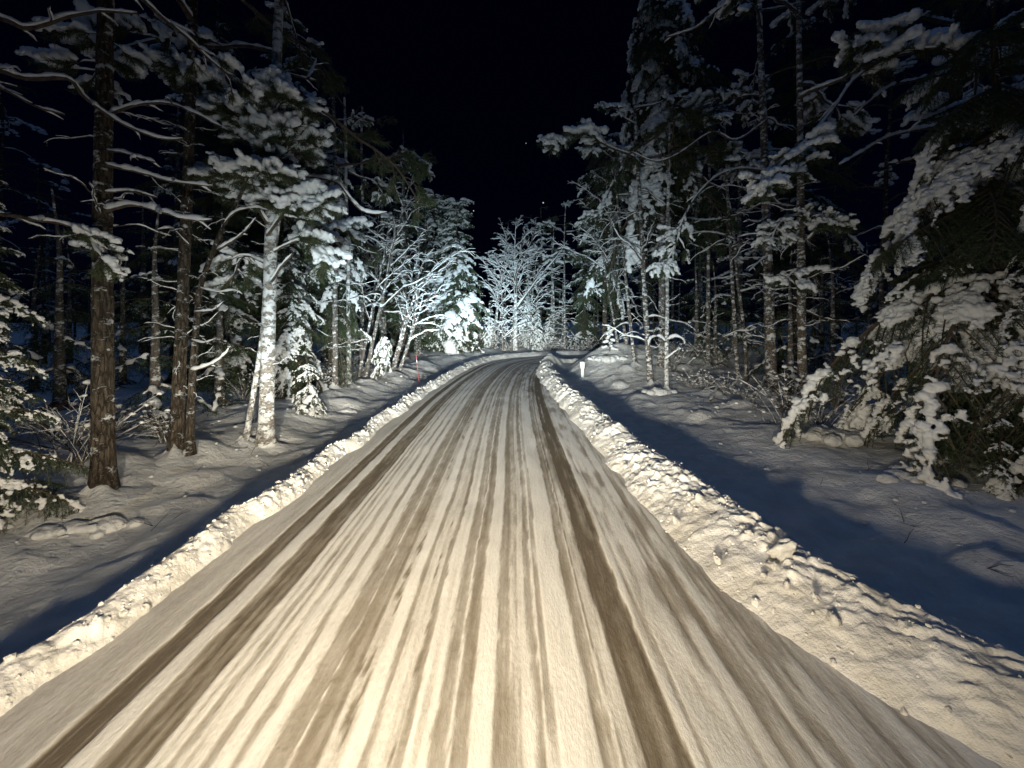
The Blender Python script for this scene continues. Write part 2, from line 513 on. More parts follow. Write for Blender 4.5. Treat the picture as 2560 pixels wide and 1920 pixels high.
wob = 0.012 * vnoise(np.stack([Sf * 0.7, Tf * 2, 0 * Sf], 1), 5) + 0.02 * vnoise(np.stack([Sf * 0.16, Tf * 0.8, 0 * Sf], 1), 6)
jit = 0.007 * vnoise(np.stack([Sf * 8, Tf * 30, 0 * Sf], 1), 31) + 0.005 * vnoise(np.stack([Sf * 22, Tf * 60, 0 * Sf], 1), 32)
tt = Tf + wob + jit
streak = fbm(np.stack([Sf * 0.22, Tf * 30, 0 * Sf], 1), 3, 77, 0.7)
patch = fbm(np.stack([Sf * 2.2, Tf * 14, 0 * Sf], 1), 4, 91)
mott = fbm(np.stack([Sf * 1.6, Tf * 12, 0 * Sf], 1), 4, 93, 0.75)
grain = fbm(np.stack([Sf * 9, Tf * 24, 0 * Sf], 1), 3, 95, 0.7)
trk = np.zeros_like(Tf)
for k, (a, b, dk) in enumerate(TRACKS):
    e = 0.007
    inside = smooth(a - e, a + e, tt) * (1 - smooth(b - e, b + e, tt))
    tone = dk * np.clip(1.0 + (0.2 if dk > 0.7 else 0.45) * mott + 0.5 * streak + (0.2 if dk > 0.7 else 0.38) * grain, 0.18, 1.35)
    trk = np.maximum(trk, inside * tone)
lines = vnoise(np.stack([Sf * 0.05, Tf * 24 + wob * 20, 0 * Sf + 9], 1), 79)
lines = smooth(0.20, 0.28, lines) * smooth(-2.0, -1.6, Tf) * (1 - smooth(1.0, 1.7, Tf))
white = smooth(0.30, 0.38, vnoise(np.stack([Sf * 0.05, Tf * 19 + wob * 20, 0 * Sf + 4], 1), 80))
trk = np.maximum(trk, 0.34 * lines * np.clip(0.8 + 1.2 * mott, 0.1, 1.3)) * (1 - 0.65 * white * (trk < 0.7))
edge_dirt = 0.34 * smooth(0.75, 0.1, np.abs(Tf - (edge_right(Sf) - 0.35))) * np.clip(0.35 + patch * 2.0, 0, 1) + 0.20 * smooth(-1.95, -2.0, Tf) + 0.05
trk = np.clip(trk + edge_dirt + 0.07 * streak + 0.08 * patch, 0, 1)
zz = 0.004 - 0.009 * trk + 0.0015 * streak + 0.008 * fbm(np.stack([Sf * 1.2, Tf * 3, 0 * Sf], 1), 3, 8)
fs = fbm(np.stack([Sf * 7, Tf * 16, 0 * Sf], 1), 3, 14)
zz = zz + 0.003 * fs
g = Geo().add(np.stack([px_, py_, zz], 1), grid_faces(len(sv), len(tv)))
m, nt, b, N, K = material('packed_snow_road')
at_ = N('ShaderNodeAttribute'); at_.attribute_name = 'track'
uvn = N('ShaderNodeAttribute'); uvn.attribute_name = 'lane'
mp = N('ShaderNodeMapping'); mp.inputs['Scale'].default_value = (26, 2.0, 1); K(uvn.outputs['Vector'], mp.inputs[0])
n1 = noise(N, K, 1.0, 6, 0.65, mp.outputs[0])
mp2 = N('ShaderNodeMapping'); mp2.inputs['Scale'].default_value = (60, 22, 1); K(uvn.outputs['Vector'], mp2.inputs[0])
n2 = noise(N, K, 1.0, 5, 0.7, mp2.outputs[0])
ma = N('ShaderNodeMath'); ma.operation = 'MULTIPLY_ADD'; K(n1.outputs[0], ma.inputs[0]); ma.inputs[1].default_value = 0.34; K(at_.outputs['Fac'], ma.inputs[2])
mb = N('ShaderNodeMath'); mb.operation = 'MULTIPLY_ADD'; K(n2.outputs[0], mb.inputs[0]); mb.inputs[1].default_value = 0.40; K(ma.outputs[0], mb.inputs[2])
mc = N('ShaderNodeMath'); mc.operation = 'SUBTRACT'; K(mb.outputs[0], mc.inputs[0]); mc.inputs[1].default_value = 0.37
rp = ramp(N, [(0.0, (0.82, 0.81, 0.79, 1)), (0.16, (0.71, 0.69, 0.655, 1)), (0.42, (0.43, 0.40, 0.36, 1)), (0.70, (0.295, 0.262, 0.215, 1)), (1.0, (0.155, 0.128, 0.096, 1))])
K(mc.outputs[0], rp.inputs[0]); K(rp.outputs[0], b.inputs['Base Color'])
bp = N('ShaderNodeBump'); bp.inputs['Strength'].default_value = 0.5; bp.inputs['Distance'].default_value = 0.012
K(n2.outputs[0], bp.inputs['Height']); K(bp.outputs[0], b.inputs['Normal'])
b.inputs['Roughness'].default_value = 0.75; b.inputs['Specular IOR Level'].default_value = 0.2
ROAD_MAT = m
me = g.mesh('road', ROAD_MAT)
a_ = me.attributes.new('track', 'FLOAT', 'POINT'); a_.data.foreach_set('value', trk.astype(np.float32))
a_ = me.attributes.new('lane', 'FLOAT_VECTOR', 'POINT'); a_.data.foreach_set('vector', np.stack([Tf, Sf, 0 * Sf], 1).ravel().astype(np.float32))
road = new('road', me); tag(road, 'narrow road of packed snow with brown tyre tracks', 'road', kind='structure')

# ------------------------------------------------------------------ ploughed snow banks
def snow_bank(side, label, seed, width, height, outer, s0, s1):
    """side -1 left, +1 right; lumpy ridge thrown up by the plough."""
    sv = np.concatenate([np.arange(s0, 0.8, 0.06), np.arange(0.8, 5.5, 0.0155), np.arange(5.5, 11, 0.03), np.arange(11, min(s1, 24), 0.06), np.arange(24, s1, 0.3)])
    nw = 72
    u = np.linspace(0, 1, nw)
    Sg, Ug = np.meshgrid(sv, u, indexing='ij'); S, U = Sg.ravel(), Ug.ravel()
    W = width(S); H = height(S)
    q0 = np.stack([S * 0.8, np.full_like(S, seed), 0 * S], 1)
    W = W * (1 + 0.12 * vnoise(q0, seed)); H = H * (1 + 0.16 * vnoise(q0 * 2.3, seed + 1))
    tot = W + outer
    lat = U * tot
    prof = np.where(lat < W, np.sin(np.clip(lat / W, 0, 1) * np.pi / 2) ** 0.85, np.cos(np.clip((lat - W) / outer, 0, 1) * np.pi / 2) ** 1.1)
    base = edge_left(S) if side < 0 else edge_right(S)
    lat2 = lat - 0.03 + 0.05 * vnoise(np.stack([S * 2.6, U * 0, 0 * S], 1), seed + 8)
    x, y = road_point(S, base + side * lat2)
    zg = np.where(lat < W, -0.03, -0.03 - 0.22 * smooth(0, 1, (lat - W) / outer))
    z = zg + H * prof
    P = np.stack([x, y, z], 1)
    q = np.stack([S, lat * side, z], 1)
    d1, c1 = worley(q * 11.0, seed); d2, c2 = worley(q * 25.0, seed + 50)
    env = np.clip(np.sin(np.pi * np.clip(U * 1.02, 0, 1)), 0, 1) ** 0.5
    lump = 0.075 * np.clip(0.60 - d1, -0.15, 1) * (0.15 + c1) + 0.038 * np.clip(0.6 - d2, -0.2, 1) * (0.3 + c2)
    d3, c3 = worley(q * 44.0, seed + 90)
    lump += 0.035 * fbm(q * 7, 4, seed + 3) + 0.020 * np.clip(0.6 - d3, -0.2, 1) * (0.2 + c3) * (0.4 + 0.6 * smooth(-0.1, 0.2, fbm(q * 3, 2, seed + 12)))
    if side > 0:
        lump += 0.022 * np.sin((S * 1.0 - lat * 0.55) * 17 + 3.5 * vnoise(q * 1.4, seed + 4)) * np.clip(0.5 + fbm(q * 1.1, 2, seed + 6), 0, 1)
    P[:, 2] += lump * env * (0.75 if side < 0 else 0.6) * (0.55 + 0.9 * smooth(-0.25, 0.3, fbm(q * 1.3, 2, seed + 30)))
    P[:, 0] -= side * lump * env * 0.5
    g = Geo().add(P, grid_faces(len(sv), nw))
    ob = new('snow_bank', g.mesh('snow_bank', SNOW_BANK)); tag(ob, label, 'snow bank')
    # crumbs of ploughed snow, far too many to tell apart
    rs = np.random.default_rng(seed)
    ok = np.where((S > 1.2) & (S < 15) & (U > 0.02) & (U < 0.75))[0]
    pick = rs.choice(ok, 750)
    r = np.minimum(0.026, 0.006 * np.exp(rs.normal(0.1, 0.5, len(pick)))) * (1 + S[pick] * 0.05)
    nv = len(ICO1_V)
    v = ICO1_V[None] * rs.uniform(0.6, 1.3, (len(pick), nv, 1)) * r[:, None, None] * rs.uniform(0.7, 1.2, (len(pick), 1, 3)) + P[pick][:, None, :]
    v[..., 2] += (r * 0.3)[:, None]
    cr = Geo().add(v.reshape(-1, 3), (ICO1_F[None] + (np.arange(len(pick)) * nv)[:, None, None]).reshape(-1, 3))
    c = new('snow_crumbs', cr.mesh('snow_crumbs', SNOW_BANK, False), ob); c['kind'] = 'stuff'
    return ob

bankL = snow_bank(-1, 'low lumpy ploughed snow bank along the left edge of the road', 11,
                  lambda s: np.interp(s, [0, 6, 14, 20], [0.19, 0.18, 0.28, 0.5]), lambda s: np.interp(s, [0, 8, 14, 20, 24], [0.16, 0.155, 0.17, 0.2, 0.2]), 0.30, -0.5, S_END)
bankR = snow_bank(1, 'wide ridged snow bank along the right edge of the road', 23,
                  lambda s: np.interp(s, [0, 2, 5, 12, 16], [0.55, 0.72, 0.52, 0.42, 0.36]), lambda s: np.interp(s, [0, 2, 5, 12, 15, 17, 19], [0.24, 0.27, 0.27, 0.26, 0.36, 0.44, 0.12]), 0.5, -0.5, S_END)

# lumps of snow lying on and beside the banks
clods = []
for i in range(7):
    n = fbm(ICO3_V * 2.2 + i * 9, 3, i) * 0.6 + fbm(ICO3_V * 6 + i * 3, 2, i + 40) * 0.22
    clods.append(Geo().add(ICO3_V * (1 + n[:, None]) * np.array([1, 0.85, 0.7]), ICO3_F).mesh('snow_clod', SNOW_BANK))
crs = np.random.default_rng(31)
def clod(parent, s, t, r, z=None):
    x, y = road_point(s, t); x, y = float(x), float(y)
    zz = gz(x, y) if z is None else z
    o = new('snow_clod', clods[crs.integers(0, 7)], parent)
    o.location = (x, y, zz + r * 0.25); o.scale = (r, r * crs.uniform(.7, 1.2), r * crs.uniform(.6, 1)); o.rotation_euler = tuple(crs.uniform(0, 6.28, 3))
for i in range(46):
    s = 2.2 + 14 * crs.random() ** 1.4
    clod(bankL, s, float(edge_left(s)) - crs.uniform(-0.02, 0.18), crs.uniform(.014, .03), crs.uniform(0.0, 0.1))
for i in range(60):
    s = 2.2 + 14 * crs.random() ** 1.4
    clod(bankR, s, float(edge_right(s)) + crs.uniform(0.0, 0.55), crs.uniform(.016, .042), crs.uniform(0.08, 0.22))
clod(bankR, 2.75, 1.86, 0.10, 0.20)

# ------------------------------------------------------------------ prototypes of snow-laden foliage (unit: metres, growing along +X, up +Z)
prs = np.random.default_rng(5)

def make_bough(heavy, droop, bare=0.0, low=False, clump=5.2, size=1.0, narrow=1.0, axis_bare=0.34, fine=1.0):
    """Spruce bough: drooping axis, side twigs with needles, ragged plates of snow on top."""
    rs = prs
    g = Geo(); balls = []
    x = np.linspace(0, 1.2, 14)
    ph = rs.uniform(0, 6)
    axis = np.stack([x, 0.05 * np.sin(x * 3 + ph), 0.06 * x - droop * x ** 2], 1)
    ns, nw, nl = (0.030, 0.0085, 0.050) if low else (0.0062, 0.0032 * fine, 0.040 * fine ** 0.7)
    tube(g, axis, np.linspace(0.016, 0.004, 14), 4, 0)
    needles(g, axis[2:], rs, ns, nl, nw, 1)
    nz = rs.integers(0, 999)
    def load(P, r0, r1, keep):
        Q, u = resample(P, 0.05 if low else 0.026 * fine)
        k = vnoise(Q * clump + nz, nz) * 0.4 + vnoise(Q * clump * 2.7 + nz, nz + 5) * 0.25 + 0.5
        for p, uu, kk in zip(Q, u, k):
            if kk < keep: continue
            r = (r0 + (r1 - r0) * uu) * min(1.7, math.exp(rs.normal(-0.18, 0.32))) * heavy * min(1.0, 0.55 + 2.5 * (kk - keep)) * size * fine
            j = rs.normal(0, 0.010, 3) * np.array([1, 1 / fine, 1])
            balls.append((p + j + [0, 0, 0.018 * fine + r * 0.42], (r * rs.uniform(0.9, 1.2), r * rs.uniform(0.9, 1.2), r * rs.uniform(0.55, 0.8))))
    load(axis[1:], 0.050, 0.034, axis_bare + bare)
    for xi in np.arange(0.10, 1.17, 0.15 if low else 0.075 * fine ** 0.5):
        for sd in (-1, 1):
            L = 0.50 * narrow * (1 - xi / 1.36) ** 0.75 * rs.uniform(0.7, 1.15)
            p0 = np.array([np.interp(xi, axis[:, 0], axis[:, k]) for k in range(3)])
            an = R(rs.uniform(38, 62)); t = np.linspace(0, 1, 6)
            dz = -rs.uniform(0.1, 0.3) * t - rs.uniform(0.35, 0.75) * t ** 2
            slope = 0.06 - 2 * droop * xi
            tw = p0 + np.stack([np.cos(an) * t, sd * np.sin(an) * t, dz + slope * np.cos(an) * t], 1) * L
            if not low: tube(g, tw, np.linspace(0.006, 0.002, 6), 3, 0)
            needles(g, tw, rs, ns, nl, nw, 1)
            if rs.random() < 0.9: load(tw, 0.042, 0.024, 0.44 + bare)
            for fr in ((0.5,) if low else (0.3, 0.5, 0.72)):
                for s2 in (-1, 1):
                    l2 = L * 0.42 * (1.1 - fr) * rs.uniform(0.7, 1.3)
                    q0 = np.array([np.interp(fr, t, tw[:, k]) for k in range(3)])
                    a2 = an * sd + s2 * R(42)
                    t2 = np.linspace(0, 1, 4)
                    st = q0 + np.stack([np.cos(a2) * t2, np.sin(a2) * t2, -0.45 * t2 - 0.5 * t2 ** 2], 1) * l2
                    needles(g, st, rs, ns, nl * 0.9, nw, 1)
                    if rs.random() < 0.42: load(st, 0.03, 0.018, 0.50 + bare)
    return g, fuse(balls, 0.040 if low else 0.0145 * fine ** 0.8, rs, 0.008 if low else 0.015 * fine, 14 if low else 42 / fine)

BOUGHS = [make_bough(1.15, 0.34, 0.04), make_bough(0.95, 0.26, 0.12), make_bough(1.3, 0.42, 0.06), make_bough(0.85, 0.30, 0.18), make_bough(1.2, 0.5, 0.02), make_bough(0.75, 0.2, 0.2),
          make_bough(1.9, 0.40, 0.16, clump=3.2), make_bough(2.0, 0.30, 0.20, clump=3.0),
          make_bough(1.1, 0.62, 0.04, narrow=0.8, axis_bare=0.22), make_bough(1.25, 0.50, 0.05, narrow=0.7, axis_bare=0.2, clump=4), make_bough(1.0, 0.75, 0.06, narrow=0.9, axis_bare=0.25, clump=4),
          make_bough(1.35, 0.55, 0.02, narrow=0.75, axis_bare=0.22, clump=6, fine=0.6), make_bough(1.25, 0.68, 0.05, narrow=0.85, axis_bare=0.25, clump=5, fine=0.6)]
HANG = (8, 9, 10)
LONG = (11, 12)
BOUGH_ME = [(a.mesh('bough', [TWIG, SPRUCE], False), b.mesh('bough_snow', SNOW)) for a, b in BOUGHS]
LOW = [make_bough(1.3, 0.34, 0.10, True, 3.5), make_bough(1.3, 0.45, 0.2, True, 3.5), make_bough(1.2, 0.28, 0.26, True, 3.5)]

def make_tuft(heavy):
    """Pine tuft: a fan of needle brushes carrying a ragged cushion of snow."""
    rs = prs
    g = Geo(); balls = []
    for k in range(7):
        a = rs.uniform(-1.0, 1.0); e = rs.uniform(-0.35, 0.5); L = rs.uniform(0.12, 0.28)
        dr = np.array([math.cos(a) * math.cos(e), math.sin(a) * math.cos(e), math.sin(e)])
        t = np.linspace(0, 1, 5)[:, None]
        tw = dr * t * L + np.array([0, 0, -0.05]) * t ** 2
        tube(g, tw, np.linspace(0.007, 0.003, 5), 3, 0)
        needles(g, tw[1:], rs, 0.0030, 0.075, 0.0028, 1, 0.7)
        if rs.random() < 0.55:
            for f in np.arange(0.25, 1.2, 0.11):
                r = rs.uniform(0.016, 0.046) * heavy
                balls.append((dr * L * f + rs.normal(0, 0.014, 3) + [0, 0, 0.035 + r * 0.4], (r * 1.15, r * 1.15, r * 0.72)))
    if not balls: balls = [((0.1, 0, 0.04), (0.05, 0.05, 0.03))]
    return g, fuse(balls, 0.0165, rs, 0.017, 42)
TUFTS = [make_tuft(1.0), make_tuft(1.15), make_tuft(0.85), make_tuft(1.3), make_tuft(0.7), make_tuft(1.1)]

def look(dirv, roll=0.0):
    """Rotation that turns +X onto dirv, keeping +Z as far up as it goes."""
    x = np.asarray(dirv, float); x = x / np.linalg.norm(x)
    y = np.cross([0, 0, 1.0], x); ny = np.linalg.norm(y)
    y = np.array([0, 1.0, 0]) if ny < 1e-3 else y / ny
    z = np.cross(x, y)
    M = np.eye(4); M[:3, 0], M[:3, 1], M[:3, 2] = x, y, z
    if roll: M = M @ np.array(Matrix.Rotation(roll, 4, 'X'))
    return M

def place(P, rot, s):
    M = rot.copy(); M[:3, :3] *= s; M[:3, 3] = P
    return M

def sub_branches(P, rs, n, length, u0=0.25, u1=0.98, up=0.15, spread=0.9, wob=0.12, droop=0.25):
    """Side branches off a polyline, alternating sides."""
    P = np.asarray(P, float); Q, u = resample(P, 0.03)
    T, S, U = frames(Q)
    out = []
    for k in range(n):
        f = u0 + (u1 - u0) * (k + rs.uniform(0, 1)) / n
        i = min(len(Q) - 1, int(f * (len(Q) - 1)))
        sd = 1 if (k % 2) else -1
        dr = T[i] * rs.uniform(0.5, 1.0) + S[i] * sd * spread * rs.uniform(0.6, 1.2) + np.array([0, 0, up * rs.uniform(-0.6, 1.6)])
        dr /= np.linalg.norm(dr)
        L = length * rs.uniform(0.5, 1.2) * (1.1 - 0.55 * f)
        t = np.linspace(0, 1, 8)[:, None]
        wv = np.cumsum(rs.normal(0, wob * 0.35, (8, 3)), 0); wv -= wv[0]
        out.append((f, Q[i] + (dr * t + wv * t + np.array([0, 0, -droop]) * t ** 2) * L))
    return out

def limb_geo(P, r0, r1, rs, snow=0.03, gap=0.12, tufts=0, twigs=0, twig_len=0.3, tuft_scale=(0.8, 1.3), twig_up=0.2, tuft_u0=0.35, twig_r=0.006, end_tuft=True, seg=6, levels=1, step=0.042):
    """A branch: wood (with pine tufts if asked) and the snow lying on it."""
    w, s = Geo(), Geo()
    P = np.asarray(P, float)
    rad = np.linspace(r0, r1, len(P))
    tube(w, P, rad, seg, 0, 0.12, int(rs.integers(0, 999)))
    snow_line(s, P, rad, snow, rs, gap, step=step)
    ends = []
    if twigs:
        for f, tw in sub_branches(P, rs, twigs, twig_len, up=twig_up):
            rr = np.linspace(twig_r * (1.3 - 0.6 * f) + r1 * 0.2, twig_r * 0.45, len(tw))
            tube(w, tw, rr, 4, 0)
            snow_line(s, tw, rr, snow * 0.72, rs, gap + 0.08, 6, step=step)
            if levels > 1:
                for f2, t2 in sub_branches(tw, rs, 4, twig_len * 0.42, up=twig_up, u0=0.3):
                    tube(w, t2, np.linspace(twig_r * 0.5, twig_r * 0.3, len(t2)), 3, 0)
                    snow_line(s, t2, twig_r * 0.4, snow * 0.55, rs, gap + 0.12, 5, step=step)
    if tufts:
        for f, tw in sub_branches(P, rs, tufts, twig_len, u0=tuft_u0, up=twig_up):
            tube(w, tw, np.linspace(max(r1, 0.008), 0.005, len(tw)), 4, 0)
            snow_line(s, tw, 0.007, snow * 0.8, rs, gap + 0.1, 6, step=step)
            ends.append((tw[-1], tw[-1] - tw[-3]))
            if rs.random() < 0.6: ends.append((tw[4], tw[5] - tw[3] + rs.normal(0, .02, 3)))
        if end_tuft: ends.append((P[-1], P[-1] - P[-3]))
        for p, dr in ends:
            a, b = TUFTS[rs.integers(0, len(TUFTS))]
            M = place(p, look(dr, rs.uniform(-0.5, 0.5)), rs.uniform(*tuft_scale))
            w.merge(a, M); s.merge(b, M)
    return w, s

def arc(L, rise, droop, rs, wob=0.05, n=12):
    t = np.linspace(0, 1, n)
    y = np.cumsum(rs.normal(0, wob / n ** 0.5, n)); y -= y[0]
    return np.stack([t, y * 0.7, rise * t - droop * t ** 2 + 0.03 * np.sin(t * 9 + rs.uniform(0, 6))], 1) * L

# pine limbs, dead branches, bare stems as shared meshes
PLIMBS = []
for k in range(6):
    w, s = limb_geo(arc(1.7, prs.uniform(-0.05, 0.35), prs.uniform(0.25, 0.6), prs), 0.028, 0.010, prs, 0.036, 0.1, tufts=7, twig_len=0.42, tuft_scale=(0.85, 1.4))
    PLIMBS.append((w, s))
PLIMB_ME = [(w.mesh('limb', [TWIG, PINE], False), s.mesh('limb_snow', SNOW)) for w, s in PLIMBS]
DEADS = []
for k in range(8):
    w, s = limb_geo(arc(0.8, prs.uniform(-0.1, 0.45), prs.uniform(-0.1, 0.5), prs, 0.09), 0.013, 0.004, prs, 0.024, 0.12, twigs=int(prs.integers(2, 6)), twig_len=0.26)
    DEADS.append((w, s))
DEAD_ME = [(w.mesh('branch', [TWIG], True), s.mesh('branch_snow', SNOW)) for w, s in DEADS]

def trunk_geo(P, r0, r1, rs, flare=0.5, seg=18, bump=0.10, zf=0.14):
    P = spline(P, 48) if len(P) < 20 else np.asarray(P, float)
    z = P[:, 2] - P[0, 2]
    rad = r0 + (r1 - r0) * (z / max(z[-1], 1e-3)) ** 0.9
    rad = rad * (1 + flare * np.exp(-z / zf))
    g = Geo(); tube(g, P, rad, seg, 0, bump, int(rs.integers(0, 999)))
    return g, P, rad

def at_height(P, z):
    return np.array([np.interp(z, P[:, 2], P[:, k]) for k in range(3)])

def hang(parent, kind, pair, M):
    """Links one bough, limb or branch with its snow as its child."""
    b = new(kind, pair[0], parent, M)
    if pair[1] is not None: new('snow', pair[1], b)
    return b

def dust(pair, rs, p):
    """Some boughs have shed their snow."""
    return pair if rs.random() < p else (pair[0], None)

def leaning(base, H, lean=(0, 0), wob=0.05, rs=rng, n=7):
    t = np.linspace(0, 1, n)
    w = np.cumsum(rs.normal(0, wob, (n, 2)), 0) * t[:, None]; w -= w[0]
    return np.stack([base[0] + lean[0] * t + w[:, 0], base[1] + lean[1] * t + w[:, 1], base[2] - 0.06 + (H + 0.06) * t], 1)

def add_trunk(root, P, r0, r1, rs, mat, flare=0.7, name='trunk', **kw):
    L = np.array(root.location)
    g, Q, rad = trunk_geo(P - L, r0, r1, rs, flare, **kw)
    new(name, g.mesh(name, mat), root)
    return Q, rad

def unique_limb(root, pts, r0, r1, rs, name='branch', mats=None, **kw):
    L = np.array(root.location)
    P = spline(np.asarray(pts) - L, 30)
    P = P + np.cumsum(rs.normal(0, 0.003, P.shape), 0) * np.linspace(0, 1, len(P))[:, None]
    w, s = limb_geo(P, r0, r1, rs, **kw)
    b = new(name, w.mesh(name, mats or [TWIG, PINE], not kw.get('tufts')), root)
    if s.n: new('snow', s.mesh('branch_snow', SNOW), b)
    return b

def spruce(px_or_x, y, H, Rad, label, seed, world=False, group=None, z0=0.25, dens=1.0, trunk_mat=None, lean=(0, 0), pick=(0, 1, 2, 3, 4), power=0.8, droop=0.0, zmax=1.0, cat='spruce', smin=0.0, snow_p=1.0, r0=None):
    rs = np.random.default_rng(seed)
    x = px_or_x if world else (px_or_x - CX) / F_PX * y
    base = np.array([x, y, gz(x, y)])
    root = empty('spruce_tree', base, label, cat, group)
    r0 = r0 or 0.010 * H + 0.03 * min(1.0, H / 4) ** 1.5
    P, rad = add_trunk(root, leaning(base, H, lean, 0.02, rs), r0, 0.012, rs, trunk_mat or BARK, 0.5)
    z = z0; yaw = rs.uniform(0, 6)
    while z < H * 0.985 * zmax:
        f = z / H
        Lb = max(Rad * (1 - f) ** power * (0.55 + 0.45 * smooth(0, 0.12, f)), 0.12)
        n = max(3, int(round((5 if Lb > 0.5 else 4) * dens)))
        for k in range(n):
            yaw += 2.4 + rs.normal(0, 0.3)
            L = Lb * rs.uniform(0.72, 1.15)
            pt = R(22 * f - 16 * (1 - f)) - droop + rs.normal(0, 0.09)
            dr = np.array([math.cos(yaw) * math.cos(pt), math.sin(yaw) * math.cos(pt), math.sin(pt)])
            p = at_height(P, z + rs.uniform(-0.06, 0.06))
            hang(root, 'bough', dust(BOUGH_ME[pick[rs.integers(0, len(pick))]], rs, snow_p), place(p, look(dr, rs.normal(0, 0.2)), max(L / 1.15, smin)))
        z += (0.16 + 0.20 * Lb) / dens ** 0.5
    return root

def tier_spruce(px, y, H, tiers, label, seed, pick=(0, 2, 4)):
    """Spruce whose boughs hang in separate heavy tiers with dark gaps between: (height, reach, count, pitch)."""
    rs = np.random.default_rng(seed)
    x = (px - CX) / F_PX * y
    base = np.array([x, y, gz(x, y)])
    root = empty('spruce_tree', base, label, 'spruce')
    P, rad = add_trunk(root, leaning(base, H, (0, 0), 0.02, rs), 0.012 * H + 0.03, 0.012, rs, BARK, 0.5)
    for z, reach, n, pitch, pk, sp in tiers:
        y0 = rs.uniform(0, 6.28)
        for k in range(n):
            yaw = y0 + 6.283 * (k + rs.uniform(-0.25, 0.25)) / n; pt = pitch + rs.normal(0, 0.1)
            dr = (math.cos(yaw) * math.cos(pt), math.sin(yaw) * math.cos(pt), math.sin(pt))
            hang(root, 'bough', dust(BOUGH_ME[(pk or pick)[rs.integers(0, len(pk or pick))]], rs, sp), place(at_height(P, z + rs.uniform(-0.12, 0.12)), look(dr, rs.normal(0, 0.15)), reach * rs.uniform(0.8, 1.15) / 1.15))
    return root

def skirt_geo(r, rs):
    """Snow drifted up against the foot of a trunk."""
    a = np.linspace(0, 2 * np.pi, 28, endpoint=False); q = np.linspace(0, 1, 7)
    A, Q = np.meshgrid(a, q, indexing='ij')
    sd = int(rs.integers(0, 999))
    reach = r * 1.2 + 0.16 + 0.14 * vnoise(np.stack([np.cos(A).ravel() * 1.5, np.sin(A).ravel() * 1.5, 0 * A.ravel()], 1), sd).reshape(A.shape)
    up = 0.075 + 0.06 * vnoise(np.stack([np.cos(A).ravel() * 2, np.sin(A).ravel() * 2, 0 * A.ravel() + 5], 1), sd).reshape(A.shape) + 0.04 * np.cos(A + 1.9)
    rr = r * 0.55 + (reach + 0.1 - r * 0.5) * Q; zz = up * (1 - Q) ** 1.5 - 0.07 * Q
    V = np.stack([np.cos(A) * rr, np.sin(A) * rr, zz], -1).reshape(-1, 3)
    V[:, 2] += 0.02 * fbm(V * 9, 3, sd)
    i = np.arange(28 * 7).reshape(28, 7); j = np.roll(i, -1, 0)
    return Geo().add(V, np.stack([i[:, :-1], i[:, 1:], j[:, 1:], j[:, :-1]], -1).reshape(-1, 4))

def pine(px, y, H, r0, label, seed, crown_z, group=None, limbs=14, dead=12, dead_z=(0.8, 4.5), mat=None, lean=(0, 0), limb_scale=(0.7, 1.4), wob=0.04, dead_scale=(0.4, 1.1), cat='pine', flare=0.45, x=None, name='pine_tree'):
    rs = np.random.default_rng(seed)
    x = (px - CX) / F_PX * y if x is None else x
    base = np.array([x, y, gz(x, y)])
    root = empty(name, base, label, cat, group)
    P, rad = add_trunk(root, leaning(base, H, lean, wob, rs), r0, r0 * 0.45, rs, mat or BARK, flare)
    if y < 16:
        new('snow_skirt', skirt_geo(rad[0], rs).mesh('snow_skirt', SNOW_GROUND), root)
    yaw = rs.uniform(0, 6)
    for k in range(dead):
        z = rs.uniform(*dead_z); yaw += 2.4 + rs.normal(0, 0.5)
        pt = rs.normal(0.02, 0.22)
        dr = np.array([math.cos(yaw) * math.cos(pt), math.sin(yaw) * math.cos(pt), math.sin(pt)])
        p = at_height(P, z); rr = np.interp(z, P[:, 2], rad)
        hang(root, 'branch', DEAD_ME[rs.integers(0, 8)], place(p + dr * rr * 0.6, look(dr, rs.normal(0, 0.2)), rs.uniform(*dead_scale)))
    for k in range(limbs):
        z = crown_z + (H - crown_z) * (k + rs.uniform(0, 1)) / limbs; yaw += 2.4 + rs.normal(0, 0.4)
        pt = rs.normal(0.12, 0.2)
        dr = np.array([math.cos(yaw) * math.cos(pt), math.sin(yaw) * math.cos(pt), math.sin(pt)])
        hang(root, 'limb', dust(PLIMB_ME[rs.integers(0, 6)], rs, 0.6), place(at_height(P, z), look(dr, rs.normal(0, 0.2)), rs.uniform(*limb_scale) * (1.1 - 0.4 * k / limbs)))
    return root, P, rad

